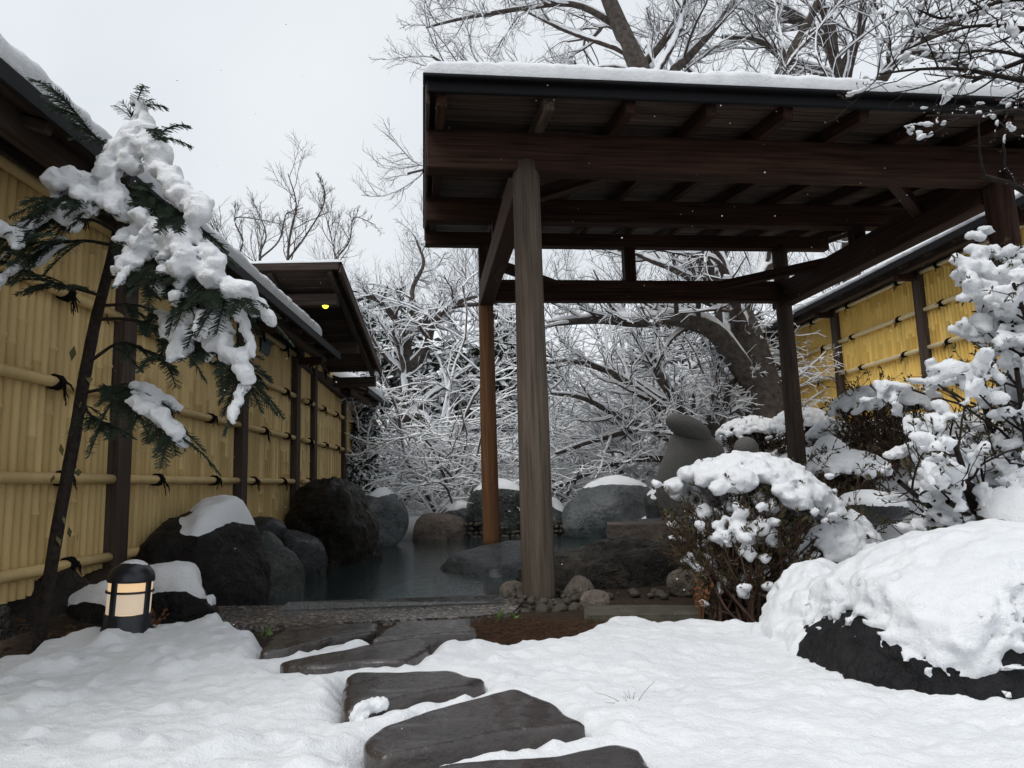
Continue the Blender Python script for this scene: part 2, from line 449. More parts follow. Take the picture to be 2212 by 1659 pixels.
def m_wet(name, a, b, c):
    n = NT(name); n1 = n.noise(5, 6, 0.6); n2 = n.noise(60, 4, 0.65, stretch=(1, 2.4, 1)); n3 = n.noise(14, 4, 0.6)
    col = n.ramp(n1, [(0.35, a), (0.5, b), (0.68, c)])
    col = n.mix(n.ramp(n3, [(0.55, 0.0), (0.75, 0.8)]), col, (0.040, 0.016, 0.014)); n.base(col)
    bm = n.bump(n3, 0.45, 0.025); bm = n.bump(n2, 0.6, 0.005, bm)
    rg = n.ramp(n3, [(0.35, 0.18), (0.7, 0.42)])
    return n.set(Roughness=rg, Normal=bm, **{'Specular IOR Level': 0.75, 'Coat Weight': 0.35, 'Coat Roughness': 0.12})
STEP = m_wet('wet_stepping_stone', (0.016, 0.011, 0.010), (0.028, 0.020, 0.018), (0.042, 0.030, 0.026))
STATUE = m_plain('pitted_grey_granite', (0.15, 0.145, 0.135), 0.85, 0.2, var=0.35, sc=90, bump=0.5)

# ------------------------------------------------------------------ shape builders
def box_mesh(name, sx, sy, sz, bev=0.004):
    bm = bmesh.new(); bmesh.ops.create_cube(bm, size=1.0)
    bmesh.ops.scale(bm, vec=(sx, sy, sz), verts=bm.verts)
    if bev: bmesh.ops.bevel(bm, geom=bm.edges[:], offset=bev, segments=1, affect='EDGES')
    me = bpy.data.meshes.new(name); bm.to_mesh(me); bm.free(); return me
def beam(name, p0, p1, w, h, mat, parent, roll=0.0, bev=0.006, upv=None):
    """timber from p0 to p1 (axis through the section centre); local x runs along the grain"""
    p0 = Vector(p0); p1 = Vector(p1); d = p1 - p0; L = d.length; x = d.normalized()
    up = Vector(upv) if upv is not None else (Vector((0, 0, 1)) if abs(x.z) < 0.95 else Vector((0, 1, 0)))
    y = up.cross(x).normalized(); z = x.cross(y)
    m = Matrix(((x.x, y.x, z.x, 0), (x.y, y.y, z.y, 0), (x.z, y.z, z.z, 0), (0, 0, 0, 1)))
    mw = Matrix.Translation((p0 + p1) / 2) @ m
    return obj_of(name, box_mesh(name, L, w, h, bev), mat, parent, mw)
def log_post(name, p0, p1, r0, r1, mat, parent, seed=0, k=28, n=24, wob=0.006):
    """round timber post, slightly uneven, local x along the grain"""
    p0 = Vector(p0); p1 = Vector(p1); d = p1 - p0; L = d.length; x = d.normalized()
    y = Vector((0, 1, 0)); y = (y - x * y.dot(x)).normalized(); z = x.cross(y)
    m = Matrix(((x.x, y.x, z.x, 0), (x.y, y.y, z.y, 0), (x.z, y.z, z.z, 0), (0, 0, 0, 1)))
    s = np.linspace(0, L, n); a = np.arange(k) * 2 * math.pi / k
    S, Aa = np.meshgrid(s, a, indexing='ij')
    rr = r0 + (r1 - r0) * S / L
    q = np.stack([S * 0.7, np.cos(Aa) * 1.3, np.sin(Aa) * 1.3], -1)
    rr = rr + wob * perlin(q, seed) * 2 + 0.002 * perlin(q * np.array([0.5, 7, 7]), seed + 1)
    crack = np.exp(-((Aa - 4.45 - 0.06 * np.sin(S * 3 + seed)) / 0.035) ** 2); rr = rr - 0.010 * crack
    V = np.stack([S, rr * np.cos(Aa), rr * np.sin(Aa)], -1).reshape(-1, 3)
    idx = np.arange(n * k).reshape(n, k); i0, i1 = idx[:-1], idx[1:]
    Q = np.stack([i0, np.roll(i0, -1, 1), np.roll(i1, -1, 1), i1], -1).reshape(-1, 4)
    c0, c1 = n * k, n * k + 1; V = np.concatenate([V, [[0, 0, 0], [L, 0, 0]]])
    T = np.concatenate([[[c0, idx[0, (j + 1) % k], idx[0, j]] for j in range(k)], [[c1, idx[-1, j], idx[-1, (j + 1) % k]] for j in range(k)]])
    return obj_of(name, np_mesh(name, V, Q, T), mat, parent, Matrix.Translation(p0) @ m)

def rock_R(D, seed, planes=14, cut=0.70, extra=(), na=0.10, ns=1.6, fine=0.03):
    rng = np.random.RandomState(seed)
    pn = nrm(rng.normal(size=(planes, 3))); pd = rng.uniform(cut, 1.0, planes)
    for e in extra:
        pn = np.concatenate([pn, nrm(np.array([e[:3]], float))]); pd = np.append(pd, e[3])
    dots = D @ pn.T
    cand = np.where(dots > 0.05, pd[None] / np.maximum(dots, 0.05), 5.0)
    cand = np.concatenate([cand, np.full((len(D), 1), 1.0)], 1)
    k = 0.06; R = -k * np.log(np.exp(-cand / k).sum(1))
    return R * (1 + na * fbm(D * ns, 4, seed * 0.37) + fine * fbm(D * ns * 6, 3, seed * 0.11))
def rock_verts(c, rad, seed, sub=5, rotz=0.0, **kw):
    D, T = ico(sub); V = D * rock_R(D, seed, **kw)[:, None] * np.array(rad)
    if rotz:
        cz, sz = math.cos(rotz), math.sin(rotz); V = np.stack([V[:, 0] * cz - V[:, 1] * sz, V[:, 0] * sz + V[:, 1] * cz, V[:, 2]], 1)
    return V + np.array(c), T
def cap_snow(V, T, thick=0.04, thr=0.55, soft=0.25, seed=0, na=0.35, ns=5.0, mask=None, out=0.35, fine=0.004, q=None):
    N = vnormals(V, q, T)
    f = N[:, 2] + na * fbm(V * ns, 3, seed) + (0 if mask is None else mask(V))
    g = sstep(thr, thr + soft, f)
    if T is not None and len(T):
        e = np.concatenate([T[:, [0, 1]], T[:, [1, 2]], T[:, [2, 0]]]); dg = np.zeros(len(V)); np.add.at(dg, e[:, 0], 1)
        for _ in range(3):
            a_ = np.zeros(len(V)); np.add.at(a_, e[:, 0], g[e[:, 1]]); g = 0.4 * g + 0.6 * a_ / np.maximum(dg, 1)
    t = thick * g * (0.85 + 0.5 * perlin(V * 6, seed + 3))
    P = V + np.stack([N[:, 0] * out * t, N[:, 1] * out * t, t * (0.65 + 0.35 * np.clip(N[:, 2], 0, 1))], 1)
    P = P + N * (fine * fbm(V * 40, 2, seed))[:, None] * g[:, None] - N * (0.012 * (1 - sstep(0, 0.12, g)))[:, None]
    def filt(F):
        if F is None or not len(F): return F
        return F[(g[F] > 0.01).any(1)]
    return P, filt(T), filt(q)
def rock(name, label, c, rad, seed, mat, cat='rock', snow=None, parent=None, group=None, **kw):
    V, T = rock_verts(c, rad, seed, **kw)
    base = (c[0], c[1], c[2] - rad[2])
    if snow is None:
        o = mk(name, V, None, T, mat, parent, origin=base if parent is None else None)
        if parent is None: tag(o, label, cat, group)
        return o
    r = thing(name, label, cat, base, group)
    mk('stone', V, None, T, mat, r)
    P, T2, _ = cap_snow(V, T, **snow); 
    used = np.unique(T2); mp = np.full(len(P), -1); mp[used] = np.arange(len(used))
    mk('snow_cap', P[used], None, mp[T2], SNOW, r)
    return r

def slab_stone(name, label, poly, z0, ztop, mat, seed, parent=None, cat='stepping stone', group=None, edge=0.035, tilt=None, rough=0.006):
    """flat stone from a plan outline with worn edges"""
    p = np.asarray(poly, float); p = np.concatenate([p, p[:1]])
    seg = np.linalg.norm(np.diff(p, axis=0), axis=1); s = np.concatenate([[0], np.cumsum(seg)]); n = 120
    u = np.linspace(0, s[-1], n, endpoint=False); P = np.stack([np.interp(u, s, p[:, i]) for i in (0, 1)], 1)
    for _ in range(2): P = 0.5 * P + 0.25 * (np.roll(P, 1, 0) + np.roll(P, -1, 0))
    c = P.mean(0); size = np.linalg.norm(P - c, axis=1).mean()
    e = edge / size
    rings = [(1.02, z0), (1.02, z0 + (ztop - z0) * 0.4), (1.0, ztop - edge * 0.8), (1 - e * 0.35, ztop - edge * 0.3), (1 - e, ztop - edge * 0.06)]
    rings += [(f, ztop) for f in np.linspace(1 - 1.6 * e, 0.04, 22)]
    V = []
    for f, z in rings:
        q = c + (P - c) * f; V.append(np.column_stack([q, np.full(n, z)]))
    V = np.array(V); m = len(rings)
    W = V.reshape(-1, 3); q3 = np.column_stack([W[:, 0], W[:, 1], W[:, 2]])
    dr = nrm(np.column_stack([W[:, :2] - c, np.zeros(len(W))]))
    W = W + dr * (0.022 * fbm(q3 * 7, 3, seed) )[:, None]
    W[:, 2] += rough * 1.6 * fbm(q3 * 4, 2, seed + 1) + rough * 0.6 * fbm(q3 * np.array([9, 22, 9]), 3, seed + 2)
    if tilt is not None: W[:, 2] += (W[:, :2] - c) @ np.array(tilt)
    idx = np.arange(m * n).reshape(m, n); i0, i1 = idx[:-1], idx[1:]
    Q = np.stack([i0, np.roll(i0, -1, 1), np.roll(i1, -1, 1), i1], -1).reshape(-1, 4)
    W = np.concatenate([W, [W[idx[-1]].mean(0)]]); T = np.array([[m * n, idx[-1, j], idx[-1, (j + 1) % n]] for j in range(n)])
    o = mk(name, W, Q, T, mat, parent)
    if parent is None: tag(o, label, cat, group)
    return o
def prism(name, poly, z0, z1, mat, parent=None, bev=0.01, n_sub=1):
    bm = bmesh.new(); vs = [bm.verts.new((p[0], p[1], z0)) for p in poly]; f = bm.faces.new(vs)
    if f.normal.z > 0: pass
    r = bmesh.ops.extrude_face_region(bm, geom=[f]); up = [v for v in r['geom'] if isinstance(v, bmesh.types.BMVert)]
    zz = z1 if hasattr(z1, '__len__') else [z1] * len(up)
    for v in up: v.co.z = zz[int(np.argmin([(v.co.x - p[0]) ** 2 + (v.co.y - p[1]) ** 2 for p in poly]))]
    bmesh.ops.recalc_face_normals(bm, faces=bm.faces[:])
    if bev: bmesh.ops.bevel(bm, geom=bm.edges[:], offset=bev, segments=2, affect='EDGES')
    bmesh.ops.triangulate(bm, faces=bm.faces[:])
    v = np.array([x.co[:] for x in bm.verts]); bm.verts.index_update(); t = np.array([[x.index for x in f.verts] for f in bm.faces]); bm.free()
    return mk(name, v, None, t, mat, parent, smooth=False)

def roof_snow(name, corners, thick, parent, nx=160, ny=26, seed=1, over=0.02, amp=0.2):
    """snow blanket on a roof plane; corners a,b,c,d world, a-b is the front edge"""
    a, b, c, d = [np.array(x, float) for x in corners]
    th = np.linspace(0, math.pi, ny); ph = np.linspace(0, math.pi, nx)
    sx = -np.sign(np.cos(ph)) * np.abs(np.cos(ph)) ** 0.9; 
    # along: mostly linear with rounded ends
    u = np.linspace(-1, 1, nx); 
    cw = -np.sign(np.cos(th)) * np.abs(np.cos(th)) ** 0.45; hz = np.abs(np.sin(th)) ** 0.45
    U, Wc = np.meshgrid(u, cw, indexing='ij'); _, H = np.meshgrid(u, hz, indexing='ij')
    endf = (1 - np.abs(U) ** 60) ; 
    s = (U + 1) / 2; w = (Wc + 1) / 2
    base = a + (b - a) * s[..., None] * 1.0; base = (a * (1 - s)[..., None] + b * s[..., None]) * (1 - w)[..., None] + (d * (1 - s)[..., None] + c * s[..., None]) * w[..., None]
    nrmv = nrm(np.cross(b - a, d - a)); nrmv = nrmv * np.sign(nrmv[2])
    ns = fbm(base * np.array([3, 3, 3]), 3, seed); ns2 = fbm(base * 11, 3, seed + 4); ns3 = fbm(base * 30, 2, seed + 5)
    hh = thick * H * (np.clip(endf, 0, 1) ** 0.5) * (1 + amp * ns + amp * 0.6 * ns2)
    V = base + nrmv * hh[..., None]
    outd = nrm((a + b - c - d)); edge = (np.abs(Wc) ** 3) * np.sign(-Wc) * np.sin(th)[None] ** 0.5
    V = V + outd * (edge * over * (1 + 1.2 * ns2))[..., None] + nrmv * (0.006 * ns3 * H)[..., None]
    V = V.reshape(-1, 3); idx = np.arange(nx * ny).reshape(nx, ny)
    Q = np.stack([idx[:-1, :-1], idx[1:, :-1], idx[1:, 1:], idx[:-1, 1:]], -1).reshape(-1, 4)
    return mk(name, V, Q, None, SNOW, parent)

# ------------------------------------------------------------------ ground, snow, pool
POOL = np.array([(-1.62, 4.36), (0.0, 4.30), (0.45, 5.3), (0.95, 6.6), (1.35, 8.0), (1.3, 9.9), (-0.3, 10.25), (-1.55, 10.2), (-1.75, 9.0), (-1.75, 7.6), (-2.0, 6.3), (-1.9, 5.0)])
WATER_Z = -0.06
def zground(x, y):
    z = 1.3 * sstep(1.3, 4.9, x + 0.12 * (y - 7)) * sstep(2.2, 8.5, y) + 0.28 * sstep(-1.75, -2.15, x) * sstep(3.0, 4.0, y)
    z = z + 0.22 * sstep(10.2, 11.2, y)
    hill = np.clip(y - 13.5, 0, None); z = z + 0.34 * hill * sstep(0, 6, hill) - 0.12 * np.clip(y - 45, 0, None)
    z = z + 0.03 * perlin(np.stack([x * 0.9, y * 0.9, 0 * x], -1), 2.0) * sstep(4.4, 6, y)
    sd = poly_sd(np.stack([x, y], -1), POOL)
    return z * (1 - sstep(-0.08, 0.06, sd)) + (-0.62) * sstep(-0.08, 0.06, sd)
def zg1(x, y): return float(zground(np.array([float(x)]), np.array([float(y)]))[0])

def m_ground():
    n = NT('leaf_litter_soil'); p = n.wpos()
    a = n.noise(35, 6, 0.65, vec=p); b = n.noise(1.3, 5, 0.6, vec=p)
    c = n.ramp(a, [(0.3, (0.018, 0.012, 0.009)), (0.55, (0.045, 0.03, 0.02)), (0.8, (0.10, 0.065, 0.04))])
    sp = n.n('ShaderNodeSeparateXYZ'); n.l(p, sp.inputs[0])
    far = n.n('ShaderNodeMapRange'); n.l(sp.outputs['Y'], far.inputs[0]); far.inputs[1].default_value = 10.0; far.inputs[2].default_value = 11.0
    pat = n.ramp(b, [(0.30, 0.0), (0.42, 1.0)])
    mm = n.n('ShaderNodeMath', operation='MULTIPLY'); n.l(pat, mm.inputs[0]); n.l(far.outputs[0], mm.inputs[1])
    n.base(n.mix(mm.outputs[0], c, (0.80, 0.82, 0.85)))
    return n.set(Roughness=0.9, Normal=n.bump(a, 0.8, 0.03), **{'Specular IOR Level': 0.2})
GROUND = m_ground()

def axis_pts(*spans):
    out = []
    for a, b, st in spans: out += list(np.arange(a, b, st))
    return np.array(out + [spans[-1][1]])
gx = axis_pts((-90, -20, 6), (-20, -4, 0.8), (-4, 6, 0.08), (6, 20, 0.8), (20, 90, 6))
gy = axis_pts((-15, 0, 1.5), (0, 12, 0.08), (12, 30, 0.8), (30, 110, 5))
GX, GY = np.meshgrid(gx, gy, indexing='ij'); GZ = zground(GX, GY)
idx = np.arange(GX.size).reshape(GX.shape)
Q = np.stack([idx[:-1, :-1], idx[1:, :-1], idx[1:, 1:], idx[:-1, 1:]], -1).reshape(-1, 4)
o = mk('ground', np.stack([GX, GY, GZ], -1).reshape(-1, 3), Q, None, GROUND, origin=(0, 0, 0)); tag(o, 'dark brown soil and leaf litter under the snow', kind='structure')

# pool floor stones show through; the water sheet itself
def m_floor():
    n = NT('pool_floor_stone')
    v = n.n('ShaderNodeTexVoronoi'); v.inputs['Scale'].default_value = 2.3; n.l(n.oc(), v.inputs['Vector'])
    hs = n.n('ShaderNodeSeparateColor'); n.l(v.outputs['Color'], hs.inputs[0])
    n.base(n.ramp(hs.outputs[0], [(0.0, (0.09, 0.15, 0.145)), (1.0, (0.25, 0.34, 0.31))])); return n.set(Roughness=0.7)
fl = gpoly([(0, 0)]) if False else POOL
cx, cy = POOL.mean(0)
V = np.column_stack([np.concatenate([POOL * 1.0]), np.full(len(POOL), -0.60)])
V = np.concatenate([V, [[cx, cy, -0.60]]]); T = np.array([[len(POOL), i, (i + 1) % len(POOL)] for i in range(len(POOL))])
o = mk('pool_floor', V, None, T, m_floor(), smooth=False); tag(o, 'teal stone floor of the bath pool', kind='structure')
def m_water():
    n = NT('hot_spring_water')
    t = n.t; t.nodes.remove(n.b)
    g = n.n('ShaderNodeBsdfGlossy'); g.inputs['Roughness'].default_value = 0.04; g.inputs['Color'].default_value = (0.95, 0.97, 1, 1)
    tr = n.n('ShaderNodeBsdfTransparent'); tr.inputs['Color'].default_value = (0.45, 0.62, 0.60, 1)
    fr = n.n('ShaderNodeFresnel'); fr.inputs['IOR'].default_value = 1.33
    w1 = n.noise(7.0, 4, 0.55, vec=n.wpos(), stretch=(1.0, 2.6, 1)); w2 = n.noise(24, 3, 0.5, vec=n.wpos(), stretch=(1.0, 2.0, 1))
    b = n.bump(w1, 0.16, 0.035); b = n.bump(w2, 0.25, 0.006, b)
    for s_ in (g, fr): n.l(b, s_.inputs['Normal'])
    df = n.n('ShaderNodeBsdfDiffuse'); df.inputs['Color'].default_value = (0.20, 0.265, 0.265, 1); m0 = n.n('ShaderNodeMixShader'); m0.inputs[0].default_value = 0.12; n.l(tr.outputs[0], m0.inputs[1]); n.l(df.outputs[0], m0.inputs[2])
    mx = n.n('ShaderNodeMixShader'); n.l(fr.outputs[0], mx.inputs[0]); n.l(m0.outputs[0], mx.inputs[1]); n.l(g.outputs[0], mx.inputs[2])
    n.l(mx.outputs[0], n.out.inputs['Surface']); return n.m
WP = cx + 0, cy + 0
wp = (POOL - POOL.mean(0)); wp = POOL.mean(0) + wp * (1 + 0.12 / np.linalg.norm(wp, axis=1, keepdims=True))
wp[0] = (-1.75, 4.28); wp[1] = (0.05, 4.22)
V = np.column_stack([wp, np.full(len(wp), WATER_Z)]); V = np.concatenate([V, [[cx, cy, WATER_Z]]])
o = mk('water', V, None, T, m_water(), smooth=False); tag(o, 'dark teal hot spring water filling the rock pool', kind='structure')

# stepping stones: plan outlines in metres worked out from the photograph
def cr(pts):   # crop coordinates -> picture coordinates
    return [(483.9 + x * 0.4453, 1261.6 + y * 0.4453) for x, y in pts]
STONES = [
    ('brown wet stepping stone beside the pool apron, left of its neighbour', cr([(300, 200), (500, 190), (745, 187), (738, 222), (560, 252), (420, 285), (290, 318), (165, 330), (200, 280)]), 0.085),
    ('grey flat stepping stone beside the pool apron, nearest the needle litter', cr([(850, 178), (1195, 166), (1225, 228), (1000, 248), (725, 268), (760, 222)]), 0.085),
    ('wet brown stepping stone with a snow crumb, third from the pool', cr([(600, 312), (700, 290), (960, 258), (1005, 280), (985, 310), (880, 368), (680, 376), (500, 398), (280, 392), (268, 375)]), 0.085),
    ('angular stepping stone with a tuft of snow on its near corner', cr([(620, 428), (1100, 410), (1262, 455), (1190, 488), (930, 528), (740, 575), (610, 600), (572, 575), (585, 450)]), 0.09),
    ('largest wet stepping stone with reddish puddle marks', cr([(1430, 496), (1520, 533), (1620, 588), (1755, 665), (1580, 690), (1200, 752), (1000, 795), (740, 838), (680, 790), (690, 740), (760, 690), (900, 638), (1330, 518)]), 0.095),
    ('stepping stone nearest the camera, cut by the picture edge', cr([(1925, 766), (2010, 800), (2090, 900), (2000, 1040), (1400, 1080), (900, 1040), (850, 930), (1100, 862), (1500, 835)]), 0.095),
]
SPOLY = []
for i, (lab, pts, zt) in enumerate(STONES):
    pl = gpoly(pts, zt); SPOLY.append(pl)
    slab_stone('stepping_stone', lab, pl, -0.06, zt, STEP, 11 + i * 3, group='stepping stones leading to the pool', edge=0.016, rough=0.004)

# near snow field: a height field that thins out round stones, apron and litter
SNOW_EDGE = [(-260, 1500), (0, 1438), (60, 1410), (130, 1388), (230, 1368), (330, 1352), (400, 1346), (470, 1342), (520, 1350), (556, 1372), (590, 1400), (780, 1400), (960, 1402), (1030, 1392),
             (1100, 1398), (1180, 1392), (1240, 1372), (1290, 1346), (1340, 1336), (1400, 1342), (1450, 1350), (1500, 1346), (1545, 1352), (1600, 1356), (1660, 1352), (1760, 1320), (1850, 1290), (2000, 1230), (2400, 1200)]
edge = gpoly(SNOW_EDGE, 0.04)
SNOWPOLY = np.concatenate([edge, [(5.0, 3.2), (5.0, 0.2), (-4.0, 0.2)]])
def snow_near(x, y):
    P2 = np.stack([x, y], -1); P3 = np.stack([x, y, 0 * x], -1)
    sd = poly_sd(P2, SNOWPOLY) + 0.035 * fbm(P3 * 9, 3, 5)
    t = 0.075 + 0.030 * fbm(P3 * 2.0, 2, 1) + 0.016 * fbm(P3 * 6.0, 3, 2) + 0.010 * fbm(P3 * 20, 3, 3) + 0.003 * fbm(P3 * 55, 2, 6)
    lump = np.clip(fbm(P3 * 4.3, 2, 9) - 0.15, 0, 1); t = t + 0.10 * lump * sstep(0.3, -0.5, x) + 0.05 * np.clip(fbm(P3 * 8.5, 2, 19) - 0.22, 0, 1) * sstep(0.9, -0.2, x) + 0.006 * fbm(P3 * 11, 2, 23) * sstep(0.4, -0.6, x)
    clump = np.clip(perlin(P3 * 15, 8) , 0, 1); t = t + 0.03 * clump * sstep(0.22, 0.03, sd)
    t = t * sstep(-0.01, 0.10, sd) - 0.06 * sstep(0.02, -0.03, sd)
    for k, pl in enumerate(SPOLY):
        if abs(pl[:, 0].mean()) > 9: continue
        d = -poly_sd(P2, pl) + 0.016 * fbm(P3 * 14, 3, 20 + k)
        f = sstep(-0.015, 0.07, d); t = t * (0.42 + 0.58 * f) * sstep(-0.03, 0.01, d) - 0.06 * sstep(0.0, -0.03, d)
    return t
sx = axis_pts((-3.2, -1.9, 0.03), (-1.9, 1.9, 0.0145), (1.9, 4.6, 0.04)); sy = axis_pts((0.9, 2.4, 0.0115), (2.4, 4.4, 0.017))
SX, SY = np.meshgrid(sx, sy, indexing='ij'); ST = snow_near(SX, SY)
zz0 = zground(SX, SY); SZ = zz0 + ST
idx = np.arange(SX.size).reshape(SX.shape)
Q = np.stack([idx[:-1, :-1], idx[1:, :-1], idx[1:, 1:], idx[:-1, 1:]], -1).reshape(-1, 4)
keep = (ST.ravel()[Q] > -0.05).any(1)
used = np.unique(Q[keep]); mp = np.full(SX.size, -1); mp[used] = np.arange(len(used))
o = mk('snow_cover', np.stack([SX, SY, SZ], -1).reshape(-1, 3)[used], mp[Q[keep]], None, SNOW, origin=(0, 0, 0)); tag(o, 'fresh lumpy snow lying on the garden ground', kind='structure')
# snow on the right-hand bank
sx = axis_pts((1.15, 7.0, 0.05)); sy = axis_pts((3.0, 13.0, 0.06))
SX, SY = np.meshgrid(sx, sy, indexing='ij'); P3 = np.stack([SX, SY, 0 * SX], -1)
tt = 0.06 + 0.03 * fbm(P3 * 2, 3, 4) + 0.02 * fbm(P3 * 8, 3, 5)
tt = tt * sstep(1.35, 1.7, SX + 0.1 * fbm(P3 * 3, 2, 6)) * sstep(3.1, 3.5, SY) - 0.05 * sstep(1.45, 1.3, SX)
tt = np.where(poly_sd(np.stack([SX, SY], -1), POOL) > -0.15, -0.2, tt)
idx = np.arange(SX.size).reshape(SX.shape)
Q = np.stack([idx[:-1, :-1], idx[1:, :-1], idx[1:, 1:], idx[:-1, 1:]], -1).reshape(-1, 4)
keep = (tt.ravel()[Q] > -0.04).all(1)
used = np.unique(Q[keep]); mp = np.full(SX.size, -1); mp[used] = np.arange(len(used))
o = mk('bank_snow', np.stack([SX, SY, zground(SX, SY) + tt], -1).reshape(-1, 3)[used], mp[Q[keep]], None, SNOW, origin=(0, 0, 0)); tag(o, 'snow blanket on the rising bank below the yellow fence', kind='structure')

# exposed-aggregate apron with its raised lip, and the kerb on the right
def m_aggregate():
    n = NT('exposed_aggregate')
    v = n.n('ShaderNodeTexVoronoi'); v.inputs['Scale'].default_value = 70; n.l(n.wpos(), v.inputs['Vector'])
    s_ = n.n('ShaderNodeSeparateColor'); n.l(v.outputs['Color'], s_.inputs[0])
    c = n.ramp(s_.outputs[0], [(0.0, (0.035, 0.031, 0.028)), (0.55, (0.10, 0.088, 0.078)), (1.0, (0.34, 0.30, 0.27))])
    c = n.mix(n.ramp(n.noise(2.5, 4, 0.6, vec=n.wpos()), [(0.4, 0.0), (0.7, 0.5)]), c, (0.025, 0.022, 0.020))
    n.base(c)
    b = n.bump(v.outputs['Distance'], 0.25, 0.004); return n.set(Roughness=0.25, Normal=b, **{'Specular IOR Level': 0.6})
AGG = m_aggregate()
apron = np.concatenate([gpoly([(300, 1332), (430, 1352), (560, 1356), (800, 1344), (1030, 1334), (1110, 1326)], 0.02), [(0.06, 4.22), (-0.6, 4.26), (-1.3, 4.22), (-1.9, 4.3)]])
o = prism('pool_apron', apron, -0.12, 0.025, AGG, bev=0.012); tag(o, 'wet exposed aggregate apron in front of the pool', kind='structure')
LIPM = m_wet('wet_lip_stone', (0.018, 0.017, 0.017), (0.034, 0.033, 0.033), (0.055, 0.053, 0.052))
lip = np.concatenate([gpoly([(594, 1322), (1098, 1303)], 0.03), gpoly([(1085, 1281), (622, 1297)], 0.085)])
o = prism('pool_lip', [tuple(p) for p in lip], -0.1, [0.03, 0.03, 0.085, 0.085], LIPM, bev=0.008); tag(o, 'sloping wet stone lip at the pool edge', kind='structure')
KERB = m_plain('mossy_kerb_concrete', (0.075, 0.07, 0.05), 0.75, 0.3, var=0.4, sc=10, bump=0.5)
kb = gpoly([(1262, 1330), (1520, 1328), (1520, 1306), (1262, 1306)], 0.045)
o = prism('kerb', [tuple(p) for p in kb], -0.1, 0.045, KERB, bev=0.012); tag(o, 'mossy low concrete kerb behind the bush', kind='structure')

# ------------------------------------------------------------------ fences
def slat_mesh(name, H, r, seed, k=5):
    rng = np.random.RandomState(seed); nodes = np.sort(rng.uniform(0.05, H - 0.05, rng.randint(2, 5)))
    zs, rs = [0.0], [r]
    for z in nodes:
        zs += [z - 0.012, z - 0.003, z + 0.003, z + 0.012]; rs += [r, r * 1.24, r * 1.22, r * 0.99]
    zs.append(H); rs.append(r); a = np.linspace(0, math.pi, k + 1); V = []
    for z, q in zip(zs, rs):
        V += [(q * math.cos(t), -q * 1.0 * math.sin(t), z) for t in a]
    n = len(zs); idx = np.arange(n * (k + 1)).reshape(n, k + 1)
    Q = np.stack([idx[:-1, :-1], idx[:-1, 1:], idx[1:, 1:], idx[1:, :-1]], -1).reshape(-1, 4)[:, ::-1]
    return np_mesh(name, np.array(V), Q)
def rail_mesh(name, L, r, seed, k=12):
    rng = np.random.RandomState(seed); xs, rs = [0, 0], [0.001, r]; x = rng.uniform(0.1, 0.3)
    while x < L - 0.03:
        xs += [x - 0.012, x - 0.004, x + 0.004, x + 0.012]; rs += [r, r * 1.09, r * 1.09, r]; x += rng.uniform(0.28, 0.4)
    xs += [L, L]; rs += [r, 0.001]
    a = np.arange(k) * 2 * math.pi / k; V = [(x_, q * math.cos(t), q * math.sin(t)) for x_, q in zip(xs, rs) for t in a]
    idx = np.arange(len(xs) * k).reshape(-1, k); i0, i1 = idx[:-1], idx[1:]
    Q = np.stack([i0, i1, np.roll(i1, -1, 1), np.roll(i0, -1, 1)], -1).reshape(-1, 4)
    return np_mesh(name, np.array(V), Q)
def knot_mesh(name, r, seed):
    """rope lashing round a rail with bow and loose ends; local x along rail, -y faces out"""
    rng = np.random.RandomState(seed); A = Acc(); t = np.linspace(0, 2 * math.pi, 13)
    for dx, sl in ((-0.012, 0.02), (0.0, -0.02), (0.012, 0.02)):
        P = np.stack([dx + sl * np.sin(t), (r + 0.006) * np.cos(t), (r + 0.006) * np.sin(t)], 1); A.add(*tubes(P, 0.0075, 5))
    c = np.array([0, -r - 0.012, 0.0])
    for i in range(8):
        an = rng.uniform(0, 2 * math.pi); L = rng.uniform(0.030, 0.072); d = np.array([math.cos(an), -0.25, math.sin(an) - 0.15])
        s = np.linspace(0, 1, 5)[:, None]; P = c + d * L * s + np.array([0, 0, -0.05]) * s ** 2 + rng.normal(0, 0.004, (5, 3))
        A.add(*tubes(P, np.linspace(0.0065, 0.0025, 5), 4))
    D, T = ico(2); A.add(c + D * np.array([0.020, 0.014, 0.018]), None, T)
    v, q, tt = A.get(); return np_mesh(name, v, q, tt)
KNOTS = {}
